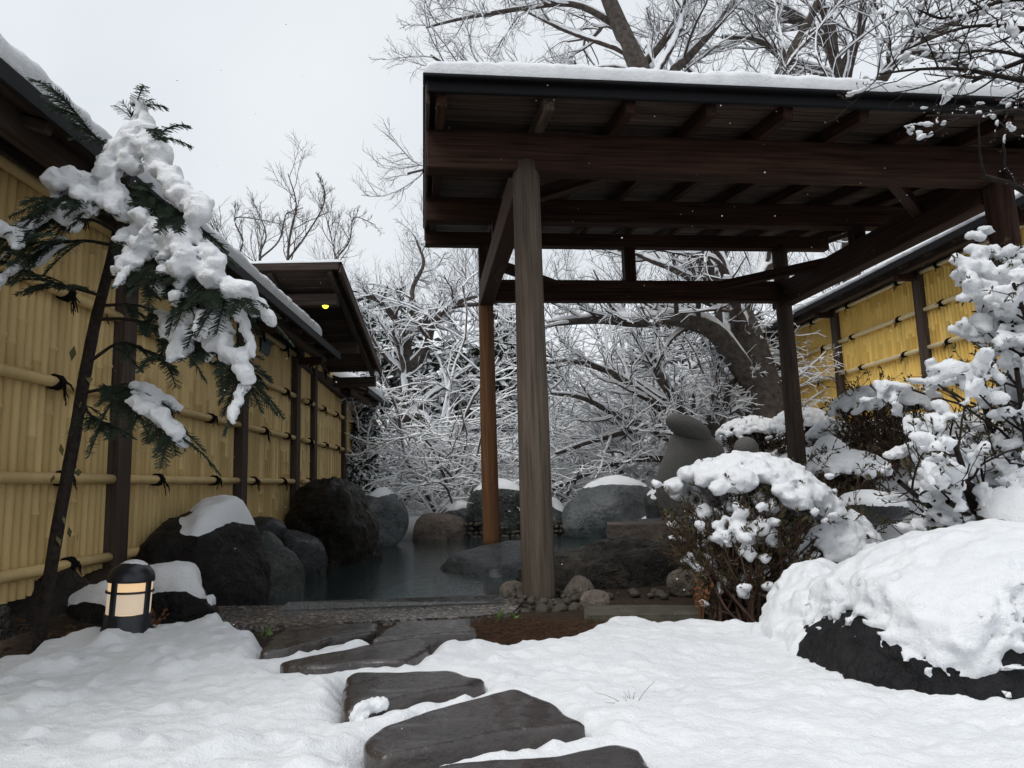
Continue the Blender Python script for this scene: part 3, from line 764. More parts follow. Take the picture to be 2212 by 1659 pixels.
def fence(name, label, p0, head, s0, s1, side, zb, slope, H, rails, posts, m_slat, m_rail, m_post, pitch=0.061, rail_r=0.027, post_w=0.14, seed=1, knot_every=0.80, ztop_fn=None):
    """bamboo fence along a line; head = heading (rad from +Y), side = +1 when the face looks to -X, -1 when it looks to +X"""
    rng = np.random.RandomState(seed); d = np.array([math.sin(head), math.cos(head)]); nx = np.array([-d[1], d[0]]) * side
    def W(s, out, z): q = np.array(p0) + d * s + nx * out; return Vector((q[0], q[1], z))
    zoff = lambda s: zb + slope * s
    root = thing(name, label, 'fence', W((s0 + s1) / 2, 0, zoff((s0 + s1) / 2)))
    xv = Vector((d[0], d[1], slope)).normalized(); yv = Vector((-nx[0], -nx[1], 0)); zv = xv.cross(yv)
    if zv.z < 0: xv = -xv; zv = xv.cross(yv)
    Rm = Matrix(((xv.x, yv.x, 0, 0), (xv.y, yv.y, 0, 0), (0, 0, 1, 0), (0, 0, 0, 1)))
    Rr = Matrix(((xv.x, yv.x, zv.x, 0), (xv.y, yv.y, zv.y, 0), (xv.z, yv.z, zv.z, 0), (0, 0, 0, 1)))
    sl = [slat_mesh('slat', H, pitch * 0.478, seed * 50 + i) for i in range(9)]
    n = int((s1 - s0) / pitch)
    for i in range(n):
        s = s0 + (i + 0.5) * pitch
        m = Matrix.Translation(W(s, rng.uniform(-0.003, 0.003), zoff(s) + rng.uniform(-0.004, 0.004))) @ Rm
        obj_of('slat', sl[rng.randint(9)], m_slat, root, m)
    beam('light_block_panel', W(s0, -0.03, zoff(s0) + H / 2), W(s1, -0.03, zoff(s1) + H / 2), 0.02, H - 0.02, m_post, root, bev=0)  # panel added behind the slats to stop light leaking between them
    ps = sorted(posts)
    for s, ztop in ps:
        beam('post', W(s, 0.03, zoff(s) - 0.35), W(s, 0.03, ztop), post_w, post_w * 0.9, m_post, root, upv=(nx[0], nx[1], 0))
    cuts = [s0] + [s for s, _ in ps] + [s1]
    for ri, h in enumerate(rails):
        for a, b in zip(cuts[:-1], cuts[1:]):
            a2, b2 = a + post_w * 0.45, b - post_w * 0.45
            if b2 - a2 < 0.25: continue
            st, en = W(a2, 0.055, zoff(a2) + h), W(b2, 0.055, zoff(b2) + h)
            if xv.dot(en - st) < 0: st, en = en, st
            rl = obj_of('rail', rail_mesh('rail', (en - st).length, rail_r, rng.randint(1000)), m_rail, root, Matrix.Translation(st) @ Rr)
            nk = max(1, int(round((b2 - a2) / knot_every)))
            for j in range(nk):
                s = a2 + (b2 - a2) * (j + 0.5 + rng.uniform(-0.18, 0.18)) / nk
                kk = (round(rail_r, 3), rng.randint(6))
                if kk not in KNOTS: KNOTS[kk] = knot_mesh('knot', rail_r, 900 + kk[1])
                obj_of('knot', KNOTS[kk], ROPE, rl, Matrix.Translation(W(s, 0.055, zoff(s) + h)) @ Rr)
    return root, W, zoff

HL = math.radians(-1.9)                       # heading of the left fence
L0 = (-2.33 + 4.27 * 0.033, 0.0)
left, WL, zl = fence('bamboo_fence', 'long tan bamboo fence on the left, with dark posts and black rope knots', L0, HL, 1.2, 8.02, -1, 0.22, 0.0, 2.02,
      [0.12, 0.55, 1.02, 1.48, 1.94], [(2.20, 2.2), (4.10, 2.2), (6.10, 2.2), (7.80, 2.2)], BAM_L, BAM_LR, WOOD_GREY, seed=3)
leftb, WLb, zlb = fence('bamboo_fence', 'tall far stretch of tan bamboo fence under the pavilion roof with the lamp', L0, HL, 8.08, 10.45, -1, 0.22, 0.0, 2.42,
      [0.55, 1.02, 1.48, 1.94, 2.36], [(8.62, 2.35), (10.38, 2.35)], BAM_L, BAM_LR, WOOD_GREY, seed=5, post_w=0.12)
leftc, WLc, zlc = fence('bamboo_fence', 'short last stretch of tan bamboo fence beside the dark evergreen', L0, HL, 10.5, 11.4, -1, 0.22, 0.0, 1.80,
      [0.55, 1.02, 1.48], [(11.36, 2.0)], BAM_L, BAM_LR, WOOD_GREY, seed=6, post_w=0.12)
HR = math.radians(-6.2)
R0 = (5.13 + 8.6 * 0.1086, 0.0)
right, WR, zr = fence('bamboo_fence', 'bright yellow bamboo fence with pale rails on the right-hand bank', R0, HR, 5.2, 14.0, 1, 1.24 + 8.6 * 0.013, -0.013, 1.92,
      [0.0, 0.46, 0.93, 1.40, 1.87], [(6.78, 3.2), (8.65, 3.2), (10.53, 3.16), (12.4, 3.13)], BAM_R, BAM_RR, WOOD_GREY, seed=7)

def fence_roof(root, W, s0, s1, ze, out, rise, back, snow_t, thickness=0.05, arms=(), purlin=True, snow_span=None, seed=1, zs=0.0):
    """little pitched roof: eave at out, ridge at -0.05, back eave behind"""
    rz = ze + rise
    Z = lambda s, z: z + zs * s
    b = [W(s0, out, Z(s0, ze)), W(s1, out, Z(s1, ze)), W(s1, -0.06, Z(s1, rz)), W(s0, -0.06, Z(s0, rz))]
    nb = 4
    for i in range(nb):                                   # roof boards along the fence
        f0, f1 = i / nb + 0.012, (i + 1) / nb - 0.012; fm = (f0 + f1) / 2
        A = b[0].lerp(b[3], fm); B = b[1].lerp(b[2], fm); w = (b[3] - b[0]).length * (f1 - f0)
        up = (b[1] - b[0]).cross(b[3] - b[0]).normalized(); up = up if up.z > 0 else -up
        beam('roof_board', A, B, w, 0.02, WOOD_GREY, root, bev=0.002, upv=up)
    up = (b[1] - b[0]).cross(b[3] - b[0]).normalized(); up = up if up.z > 0 else -up
    ov = up * 0.022
    beam('roof_sheet', b[0].lerp(b[3], 0.5) + ov, b[1].lerp(b[2], 0.5) + ov, (b[3] - b[0]).length + 0.03, 0.018, GUTTER, root, bev=0, upv=up)
    bk = [W(s0, -0.06 - back, Z(s0, rz - back * rise / (out + 0.06))), W(s1, -0.06 - back, Z(s1, rz - back * rise / (out + 0.06)))]
    up2 = (bk[1] - bk[0]).cross(b[3] - bk[0]).normalized(); up2 = up2 if up2.z > 0 else -up2
    beam('roof_sheet', bk[0].lerp(b[3], 0.5) + up2 * 0.02, bk[1].lerp(b[2], 0.5) + up2 * 0.02, (b[3] - bk[0]).length, 0.02, GUTTER, root, bev=0, upv=up2)
    beam('fascia', W(s0, out + 0.012, Z(s0, ze - 0.005)), W(s1, out + 0.012, Z(s1, ze - 0.005)), 0.024, thickness + 0.03, GUTTER, root)
    n = int((s1 - s0) / 0.46)
    for i in range(n + 1):
        s = s0 + 0.05 + (s1 - s0 - 0.1) * i / n
        beam('rafter', W(s, out - 0.03, Z(s, ze - 0.035)), W(s, 0.0, Z(s, rz - 0.06)), 0.045, 0.05, WOOD_GREY, root)
    if purlin:
        beam('eave_purlin', W(s0 + 0.03, out * 0.62, Z(s0, ze - 0.02)), W(s1 - 0.03, out * 0.62, Z(s1, ze - 0.02)), 0.085, 0.11, WOOD_GREY, root)
        beam('wall_plate', W(s0 + 0.03, 0.02, Z(s0, ze + 0.04)), W(s1 - 0.03, 0.02, Z(s1, ze + 0.04)), 0.12, 0.12, WOOD_GREY, root)
    for s in arms:
        beam('bracket_arm', W(s, -0.05, Z(s, ze - 0.105)), W(s, out * 0.62 + 0.06, Z(s, ze - 0.105)), 0.09, 0.075, WOOD_DARK, root)
    a, c = snow_span if snow_span else (s0, s1)
    roof_snow('roof_snow', [W(a, out + 0.01, Z(a, ze) + 0.045), W(c, out + 0.01, Z(c, ze) + 0.045), W(c, -0.06, Z(c, rz) + 0.04), W(a, -0.06, Z(a, rz) + 0.04)], snow_t, root, nx=int((c - a) * 45), seed=seed)
fence_roof(left, WL, 1.2, 8.1, 2.20, 0.46, 0.17, 0.4, 0.10, arms=(2.20, 4.10, 6.10, 7.80), snow_span=(1.2, 7.2), seed=2)
fence_roof(leftc, WLc, 9.75, 11.55, 2.02, 0.50, 0.22, 0.4, 0.11, arms=(11.36,), seed=3)
fence_roof(right, WR, 5.2, 14.0, 3.17 + 8.6 * 0.013, 0.45, 0.2, 0.4, 0.06, arms=(6.78, 8.65, 10.53, 12.4), seed=4, zs=-0.013)

# ------------------------------------------------------------------ bathing pavilion
GA = math.radians(7.2); GU = np.array([math.cos(GA), math.sin(GA)]); GV = np.array([-math.sin(GA), math.cos(GA)]); GO = np.array([0.12, 4.15])
def G(a, b, z): q = GO + GU * a + GV * b; return Vector((q[0], q[1], z))
GW, GD = 3.2, 2.9
paw = thing('pavilion', 'dark timber pavilion with snowy lean-to roof standing over the pool', 'pavilion', tuple(G(0, 0, 0)))
log_post('post', G(0, 0, -0.05), G(0, 0, 2.62), 0.098, 0.082, WOOD_POST, paw, 1)
tag(log_post('post', G(0, GD, 0.05), G(0, GD, 2.52), 0.085, 0.075, WOOD_WARM, paw, 2), 'reddish post on the rounded rock in the pool')
log_post('post', G(GW, 0, 0.1), G(GW, 0, 2.62), 0.098, 0.085, WOOD_DARK, paw, 3)
log_post('post', G(GW, GD, 0.55), G(GW, GD, 3.12), 0.09, 0.08, WOOD_GREY, paw, 4)
rs = 0.148
def rz(b): return 2.805 + rs * b                       # underside of the rafters
# plates and purlins along the roof
beam('front_plate', G(-0.6, 0, 2.68), G(GW + 0.65, 0, 2.68), 0.13, 0.24, WOOD_DARK, paw)
beam('purlin', G(-0.6, 1.55, rz(1.55) - 0.105), G(GW + 0.6, 1.55, rz(1.55) - 0.105), 0.11, 0.20, WOOD_DARK, paw)
beam('purlin', G(-0.6, GD, rz(GD) - 0.075), G(GW + 0.55, GD, rz(GD) - 0.075), 0.11, 0.14, WOOD_DARK, paw)
beam('tie_beam', G(0.05, GD, 2.62), G(GW - 0.05, GD, 2.62), 0.115, 0.22, WOOD_DARK, paw)
for a, zb_ in ((1.52, 2.73), (0, 2.50)):
    beam('strut', G(a, GD + 0.01, zb_), G(a, GD + 0.01, rz(GD) - 0.14), 0.12, 0.12, WOOD_DARK, paw, upv=(GV[0], GV[1], 0))
beam('side_beam', G(0, 0.08, 2.57), G(0, GD - 0.02, 2.57), 0.13, 0.22, WOOD_MID, paw)
beam('side_beam', G(GW, 0.08, 2.58), G(GW, GD + 0.12, 2.58), 0.14, 0.24, WOOD_DARK, paw)
for a in (0, GW):
    beam('strut', G(a, 1.55, 2.68), G(a, 1.55, rz(1.55) - 0.2), 0.11, 0.11, WOOD_DARK, paw, upv=(GV[0], GV[1], 0))
# diagonal corner braces in plan
def brace(a0, b0, a1, b1, z): beam('corner_brace', G(a0, b0, z), G(a1, b1, z), 0.075, 0.09, WOOD_DARK, paw)
brace(0.0, GD - 0.75, 0.75, GD, 2.68); brace(GW - 0.75, GD, GW, GD - 0.85, 2.68)
brace(0.0, 0.7, 0.75, 0.02, 2.66); brace(GW - 0.8, 0.02, GW, 0.75, 2.66)
# rafters and roof boards
B0, B1 = -0.46, GD + 0.42
ra = [-0.52, 0.08, 0.55, 1.03, 1.50, 1.98, 2.45, 2.93, 3.40, 3.80]
for a in ra:
    beam('rafter', G(a, B0 + 0.02, rz(B0 + 0.02) + 0.045), G(a, B1, rz(B1) + 0.045), 0.062, 0.088, WOOD_BOARD if a in (0.08,) else WOOD_DARK, paw)
nb = 26; rngb = np.random.RandomState(4)
upn = Vector((-GV[0] * rs, -GV[1] * rs, 1)).normalized()
for i in range(nb):
    b0 = B0 + (B1 - B0) * i / nb; b1 = B0 + (B1 - B0) * (i + 1) / nb - rngb.uniform(0.004, 0.012); bm_ = (b0 + b1) / 2
    dz = rngb.uniform(-0.003, 0.003)
    beam('roof_board', G(-0.58, bm_, rz(bm_) + 0.100 + dz), G(GW + 0.75, bm_, rz(bm_) + 0.100 + dz), b1 - b0, 0.018, WOOD_BOARD, paw, bev=0.002, upv=upn)
bm_ = (B0 + B1) / 2
beam('roof_sheet', G(-0.61, bm_, rz(bm_) + 0.125), G(GW + 0.78, bm_, rz(bm_) + 0.125), B1 - B0 + 0.06, 0.02, GUTTER, paw, bev=0, upv=upn)
beam('fascia', G(-0.60, B0 - 0.02, rz(B0) + 0.095), G(GW + 0.77, B0 - 0.02, rz(B0) + 0.095), 0.03, 0.078, GUTTER, paw)
beam('gutter', G(-0.62, B0 - 0.055, rz(B0) + 0.128), G(GW + 0.79, B0 - 0.055, rz(B0) + 0.128), 0.05, 0.022, GUTTER, paw)
for a in (-0.595, GW + 0.765):
    beam('barge_board', G(a, B0, rz(B0) + 0.07), G(a, B1 + 0.02, rz(B1) + 0.07), 0.024, 0.13, WOOD_GREY, paw)
roof_snow('roof_snow', [G(-0.62, B0 - 0.07, rz(B0) + 0.138), G(GW + 0.8, B0 - 0.07, rz(B0) + 0.138), G(GW + 0.8, B1, rz(B1) + 0.135), G(-0.62, B1, rz(B1) + 0.135)], 0.15, paw, nx=420, ny=30, seed=8)

# ------------------------------------------------------------------ small roofed gate structure on the left with the bulb
gate = thing('lean_to_shelter', 'weathered timber lean-to shelter roof above the left fence, with a thin snow edge', 'shelter', tuple(WL(8.0, -0.6, 0.2)))
XR = 0.70                                              # how far its roof projects in front of the fence
def gz(s): return 2.88 - 0.25 * (s - 6.9)              # underside of the boards
S0, S1, OL = 6.9, 9.5, -1.9
for i in range(14):
    s0_ = S0 + (S1 - S0) * i / 14; s1_ = S0 + (S1 - S0) * (i + 1) / 14 - 0.01; sm = (s0_ + s1_) / 2
    beam('roof_board', WL(sm, OL, gz(sm) + 0.01), WL(sm, XR, gz(sm) + 0.01), s1_ - s0_, 0.018, WOOD_GREY, gate, bev=0.002, upv=(0, 0.25, 1))
sm = (S0 + S1) / 2
beam('roof_sheet', WL(sm, OL, gz(sm) + 0.036), WL(sm, XR + 0.03, gz(sm) + 0.036), (S1 - S0) * 1.03 + 0.04, 0.022, GUTTER, gate, bev=0, upv=(0, 0.25, 1))
beam('fascia', WL(S0 - 0.03, OL, gz(S0) + 0.012), WL(S0 - 0.03, XR + 0.02, gz(S0) + 0.012), 0.03, 0.085, WOOD_GREY, gate)
beam('barge_board', WL(S0 - 0.03, XR + 0.03, gz(S0) - 0.01), WL(S1 + 0.03, XR + 0.03, gz(S1) - 0.01), 0.03, 0.11, WOOD_GREY, gate)
for o_ in (0.62, 0.02, -0.6, -1.2):
    beam('rafter', WL(S0, o_, gz(S0) - 0.03), WL(S1, o_, gz(S1) - 0.03), 0.055, 0.07, WOOD_GREY, gate)
for s in (7.31, 8.47, 9.52):
    beam('purlin', WL(s, OL, gz(s) - 0.125), WL(s, 0.62 if s < 9 else 0.66, gz(s) - 0.125), 0.12, 0.125, WOOD_GREY, gate)
beam('post', WL(7.33, -0.12, 0.1), WL(7.33, -0.12, gz(7.33) - 0.18), 0.12, 0.12, WOOD_GREY, gate, upv=(1, 0, 0))
beam('post', WL(9.52, -0.12, 0.1), WL(9.52, -0.12, gz(9.52) - 0.18), 0.12, 0.12, WOOD_GREY, gate, upv=(1, 0, 0))
beam('lintel', WL(7.9, 0.0, 2.16), WL(10.3, 0.09, 2.02), 0.09, 0.12, WOOD_GREY, gate)
roof_snow('roof_snow', [WL(S0 - 0.05, XR + 0.05, gz(S0) + 0.045), WL(S0 - 0.05, OL, gz(S0) + 0.045), WL(S1, OL, gz(S1) + 0.045), WL(S1, XR + 0.05, gz(S1) + 0.045)], 0.065, gate, nx=160, seed=11)

# ------------------------------------------------------------------ boulders round the pool
SN = dict(thick=0.05, thr=0.55, soft=0.25)
rock('boulder', 'big black boulder with a snow patch on top, against the left fence', (-2.06, 4.72, 0.09), (0.42, 0.55, 0.60), 21, ROCK_BLACK, 'boulder',
     snow=dict(thick=0.075, thr=1.02, soft=0.16, seed=2, na=0.35, ns=4, mask=lambda V: 0.45 * sstep(-2.2, -1.85, V[:, 0]) - 0.5 * sstep(0.60, 0.32, V[:, 2]) + 0.12), sub=5, planes=7, extra=[(0.85, -0.25, 0.5, 0.80), (-0.8, -0.2, 0.55, 0.80), (0.1, -1, 0.25, 0.85)], na=0.07)
rock('boulder', 'low black block of rock with a thick flat snow pad, behind the garden lamp', (-1.86, 3.98, 0.0), (0.27, 0.25, 0.27), 24, ROCK_BLACK, 'boulder',
     snow=dict(thick=0.085, thr=0.55, soft=0.22, seed=4, na=0.15), sub=5, extra=[(0, 0, 1, 0.86), (0.3, -1, 0, 0.9), (1, 0, 0, 0.9)], na=0.06)
rock('boulder', 'small dark rock dusted with snow between lamp and fence', (-2.06, 3.62, 0.0), (0.24, 0.22, 0.26), 27, ROCK_BLACK, 'boulder',
     snow=dict(thick=0.05, thr=0.60, soft=0.3, seed=5, na=0.5), sub=5, na=0.10)
rock('boulder', 'dark mossy rock half hidden in the left corner by the tree', (-2.32, 3.55, -0.02), (0.30, 0.30, 0.36), 28, ROCK_BROWN, 'boulder', sub=5, na=0.12)
rock('boulder', 'grey-green wet boulder at the water edge beside the big black boulder', (-1.85, 5.38, -0.04), (0.26, 0.42, 0.43), 31, ROCK_GREEN, 'boulder', sub=5, na=0.09, extra=[(0.8, -0.4, 0.45, 0.82)])
rock('boulder', 'rounded dark boulder with drip streaks below the fence', (-1.92, 6.20, 0.0), (0.28, 0.42, 0.42), 33, ROCK_DOME, 'boulder', sub=5, na=0.08)
rock('boulder', 'small flat dark rock lying on top near the fence', (-2.12, 5.95, 0.34), (0.22, 0.24, 0.14), 35, ROCK_DOME, 'rock', sub=4, na=0.08)
rock('boulder', 'little tan stone tucked behind the grey-green boulder', (-2.13, 5.62, 0.33), (0.10, 0.10, 0.08), 36, COBBLE, 'rock', sub=4, na=0.08)
rock('boulder', 'tallest craggy black-brown boulder at the end of the fence', (-1.90, 7.60, 0.17), (0.52, 0.62, 0.76), 38, ROCK_BROWN, 'boulder', sub=5, planes=14, cut=0.70, na=0.13, ns=2.2, fine=0.05, extra=[(0, 0, 1, 0.82), (0.9, -0.1, 0.5, 0.78), (-0.2, -1, 0.1, 0.85)])
rock('boulder', 'slate grey boulder with thin snow top at the far left corner of the pool', (-1.75, 9.35, 0.22), (0.36, 0.45, 0.44), 41, ROCK_GREY, 'boulder', snow=dict(thick=0.035, thr=0.80, soft=0.2, seed=6, na=0.15), sub=4, na=0.08)
rock('boulder', 'flat-topped tan boulder on the far side of the pool', (-1.08, 10.25, 0.02), (0.42, 0.35, 0.35), 43, ROCK_TAN, 'boulder', sub=4, na=0.05, extra=[(0, 0, 1, 0.80), (0, -1, 0.1, 0.85)])
rock('boulder', 'tiny snow-topped rock peeping over the flat tan boulder', (-0.78, 10.62, 0.22), (0.26, 0.2, 0.2), 44, ROCK_GREY, 'rock', snow=dict(thick=0.04, thr=0.6, soft=0.2, seed=7, na=0.15), sub=4)
rock('boulder', 'greenish snow-capped boulder behind the reddish pavilion post', (-0.22, 10.35, 0.28), (0.56, 0.42, 0.44), 46, ROCK_GREEN, 'boulder', snow=dict(thick=0.05, thr=0.78, soft=0.2, seed=8, na=0.15), sub=4, na=0.06, extra=[(0, -1, 0.15, 0.85)])
rock('boulder', 'small dark snow-topped rock left of the broad grey boulder', (0.52, 10.3, 0.12), (0.24, 0.25, 0.30), 47, ROCK_GREEN, 'rock', snow=dict(thick=0.06, thr=0.65, soft=0.2, seed=9, na=0.15), sub=4)
rock('boulder', 'broad blue-grey boulder with smooth snow top on the far side', (1.30, 9.75, 0.22), (0.72, 0.45, 0.50), 49, ROCK_GREY, 'boulder', snow=dict(thick=0.045, thr=0.80, soft=0.2, seed=10, na=0.12), sub=4, na=0.07)
rock('boulder', 'small grey-green rock leaning on the broad grey boulder', (1.85, 9.25, 0.32), (0.25, 0.25, 0.26), 51, ROCK_GREEN, 'rock', snow=dict(thick=0.03, thr=0.8, soft=0.15, seed=11), sub=4)
rock('boulder', 'smooth dome of dark rock rising from the water under the post', (-0.10, 6.72, -0.22), (0.66, 0.95, 0.40), 53, ROCK_DOME, 'boulder', sub=5, planes=4, na=0.06)
rock('boulder', 'wide craggy dark rock behind the front post', (0.62, 5.02, -0.03), (0.66, 0.46, 0.39), 55, ROCK_BROWN, 'boulder', sub=5, planes=16, cut=0.74, na=0.14, ns=2.4, fine=0.06, extra=[(-0.1, -0.4, 1, 0.72), (0.1, -1, 0.1, 0.85)])
rock('boulder', 'low dark rock beside the slab at the right pool edge', (1.35, 5.6, 0.0), (0.42, 0.4, 0.34), 57, ROCK_BROWN, 'boulder', sub=5, na=0.1)
rock('boulder', 'round tan stone at the foot of the bush, by the kerb', (0.96, 4.28, 0.07), (0.095, 0.085, 0.085), 58, COBBLE, 'rock', sub=4, planes=3, na=0.05)
rock('boulder', 'upright grey stone half hidden behind the bush stems', (1.12, 4.22, 0.10), (0.13, 0.11, 0.17), 59, COBBLE, 'rock', sub=4, na=0.07)
# rectangular bench stones
def block(name, label, c, s, rot, mat, seed):
    D, T = ico(5); V = np.sign(D) * np.abs(D) ** 0.22; V = V / np.abs(V).max(1, keepdims=True).clip(0.8) ; V = V * np.array(s) / 2
    V = V + nrm(V) * (0.02 * fbm(V * 6, 4, seed))[:, None]
    cz, sz = math.cos(rot), math.sin(rot); V = np.stack([V[:, 0] * cz - V[:, 1] * sz, V[:, 0] * sz + V[:, 1] * cz, V[:, 2]], 1) + np.array(c)
    return tag(mk(name, V, None, T, mat), label, 'stone block')
block('bench_stone', 'rough brown rectangular stone block at the right of the pool', (1.30, 7.15, 0.06), (0.80, 0.5, 0.40), -0.12, ROCK_TAN, 3)
block('bench_stone', 'thin grey stone slab just behind the brown block', (1.62, 7.95, 0.18), (0.6, 0.4, 0.12), -0.1, ROCK_GREY, 4)
block('bench_stone', 'flat pale stone just under the water beyond the domed rock', (0.15, 9.0, -0.10), (0.55, 0.5, 0.12), 0.1, ROCK_GREY, 5)

# mortared cobbles along the far wall and the cobble footing of the front post
rng = np.random.RandomState(5)
cob = [np_mesh('cobble', *(lambda r: (r[0], None, r[1]))(rock_verts((0, 0, 0), (1, 0.9, 0.8), 70 + i, sub=2, planes=3, na=0.06))) for i in range(5)]
def cobble(parent, p, r, mat=COBBLE):
    m = Matrix.Translation(p) @ Euler((rng.uniform(-0.4, 0.4), rng.uniform(-0.4, 0.4), rng.uniform(0, 6))).to_matrix().to_4x4() @ Matrix.Diagonal((r, r, r * rng.uniform(0.8, 1), 1))
    return obj_of('cobble', cob[rng.randint(len(cob))], mat, parent, m)
foot = thing('cobble_footing', 'mortared cobble footing round the base of the front pavilion post', 'footing', (0.13, 4.1, 0))
V, T = rock_verts((0.15, 4.12, -0.10), (0.225, 0.20, 0.145), 77, sub=4, planes=0, na=0.03); mk('mortar', V, None, T, m_plain('dark_mortar', (0.06, 0.05, 0.042), 0.9, var=0.4, sc=40, bump=0.5), foot)
cob_hi = [np_mesh('cobble', *(lambda r: (r[0], None, r[1]))(rock_verts((0, 0, 0), (1, 0.9, 0.85), 80 + i, sub=3, planes=3, na=0.06))) for i in range(4)]
cob, cob_lo = cob_hi, cob
for a0, zr_, n_, r0_ in ((0, 0.0, 15, 0.040), (0.2, 0.038, 17, 0.024), (0.1, 0.05, 14, 0.018)):
    for i in range(n_):
        an = a0 + i * 2 * math.pi / n_; rr = (0.225 if zr_ < 0.02 else 0.185 if zr_ < 0.045 else 0.14)
        cobble(foot, Vector((0.15 + rr * math.cos(an), 4.12 + rr * 0.9 * math.sin(an), zr_ + rng.uniform(-0.01, 0.01))), r0_ * rng.uniform(0.75, 1.25))
rock('boulder', 'rounded tan rock leaning against the foot of the front post', (0.34, 4.16, 0.06), (0.10, 0.09, 0.09), 61, COBBLE, 'rock', sub=4, planes=5, na=0.06)
rock('boulder', 'tan rock wedged between the front post and the water', (-0.03, 4.34, 0.03), (0.09, 0.10, 0.08), 62, COBBLE, 'rock', sub=4, planes=5, na=0.06)
rock('boulder', 'squared brown stone at the end of the kerb next to the cobbles', (0.41, 3.92, 0.03), (0.10, 0.06, 0.075), 63, ROCK_TAN, 'rock', sub=4, planes=8, cut=0.65, na=0.04)
cob = cob_lo
wallc = thing('cobble_wall', 'low wall of small tan cobbles between the far boulders', 'wall', (0, 10.1, -0.1))
for x in np.arange(-0.72, 1.0, 0.075):
    for z in (-0.05, 0.01, 0.07, 0.13):
        if rng.uniform() < 0.12: continue
        cobble(wallc, Vector((x + rng.uniform(-0.02, 0.02), 10.08 + rng.uniform(-0.02, 0.02) - 0.25 * sstep(0.2, 1.0, x), z)), rng.uniform(0.03, 0.048))
peb = thing('pebble_row', 'row of small pebbles behind the mossy kerb', 'pebbles', (0.8, 4.2, 0))
for i in range(30):
    x = rng.uniform(0.45, 1.2); cobble(peb, Vector((x, 4.20 + rng.uniform(-0.05, 0.18), 0.018)), rng.uniform(0.010, 0.036))

# statue and finial on the far right bank
C = []; Rr_ = []
sp = lambda u, v: at_y(u, v, 8.6)
def sball(u, v, r, n=1): C.append(sp(u, v)); Rr_.append(r)
for u, v, r in ((1494, 992, 0.25), (1480, 1015, 0.27), (1472, 1040, 0.25), (1470, 1065, 0.27), (1500, 1060, 0.3), (1520, 975, 0.15), (1538, 978, 0.09), (1549, 979, 0.05), (1496, 962, 0.19), (1464, 955, 0.09), (1506, 950, 0.10)): sball(u, v, r)
st = thing('stone_statue', 'smooth grey granite garden statue with a tilted rounded cap', 'statue', (2.2, 8.6, 0.5))
v, q = blobs(C, Rr_, res=0.025, zs=1.0, k=0.05, amp=0.0); mk('body', v, q, None, STATUE, st)
D, T = ico(5); V = D * np.array([0.285, 0.24, 0.135]); ry = Matrix.Rotation(math.radians(27), 3, 'Y'); V = V @ np.array(ry).T + sp(1482, 926) - np.array([0, 0.10, 0.0])
mk('cap', V, None, T, STATUE, st)
D, T = ico(4); V = D.copy(); V[:, 2] = np.where(V[:, 2] < 0, V[:, 2] * 0.35, V[:, 2] * 1.0); V = V * np.array([0.155, 0.155, 0.17]) + at_y(1612, 972, 9.0)
lan = thing('stone_lantern', 'rounded grey stone lantern cap beside the statue', 'lantern', (at_y(1612, 972, 9.0)[0], 9.0, 0.5))
mk('cap', V, None, T, STATUE, lan); V2, Q2, T2 = tubes(np.array([[at_y(1612, 972, 9.0)[0], 9.0, 0.4], [at_y(1612, 972, 9.0)[0], 9.0, at_y(1612, 975, 9.0)[2]]]), 0.10, 16); mk('shaft', V2, Q2, None, STATUE, lan)

# ------------------------------------------------------------------ lamp, bulb, box with cloth
LM = m_plain('black_lamp_casing', (0.010, 0.012, 0.018), 0.35, 0.5, var=0.15)
PANE = m_emit('lit_lamp_pane', (1.0, 0.78, 0.56), 0.27, (0.45, 0.38, 0.30))
PANE_HI = m_emit('bright_lamp_pane', (1.0, 0.66, 0.34), 0.42, (0.5, 0.38, 0.25))
def lathe(prof, k=32):
    a = np.arange(k) * 2 * math.pi / k; V = np.array([(r * math.cos(t), r * math.sin(t), z) for r, z in prof for t in a])
    idx = np.arange(len(prof) * k).reshape(-1, k); i0, i1 = idx[:-1], idx[1:]
    return V, np.stack([i0, np.roll(i0, -1, 1), np.roll(i1, -1, 1), i1], -1).reshape(-1, 4)
lp = at_z(272, 1375, 0.04); lamp = thing('garden_lamp', 'black domed garden lamp glowing through frosted panes in the snow', 'lamp', tuple(lp))
tl = Matrix.Translation(Vector(lp)) @ Euler((0, math.radians(3.0), 0)).to_matrix().to_4x4()
def lpart(name, V, Q, T, mat):
    V = np.asarray(V); V = V @ np.array(tl.to_3x3()).T + np.array(tl.translation); return mk(name, V, Q, T, mat, lamp)
lpart('base', *lathe([(0.113, -0.05), (0.108, 0.04), (0.104, 0.043), (0.101, 0.10), (0.098, 0.105), (0.085, 0.106)]), None, LM)
lpart('dome', *lathe([(0.085, 0.246), (0.099, 0.247), (0.1005, 0.255)] + [(0.1 * math.cos(t), 0.257 + 0.078 * math.sin(t)) for t in np.linspace(0.0, math.pi / 2, 12)]), None, LM)
lpart('crossbar', *lathe([(0.085, 0.198), (0.101, 0.199), (0.102, 0.203), (0.101, 0.207), (0.085, 0.208)]), None, LM)
RIB = [math.radians(x) for x in (-104, -14, 76, 166)]
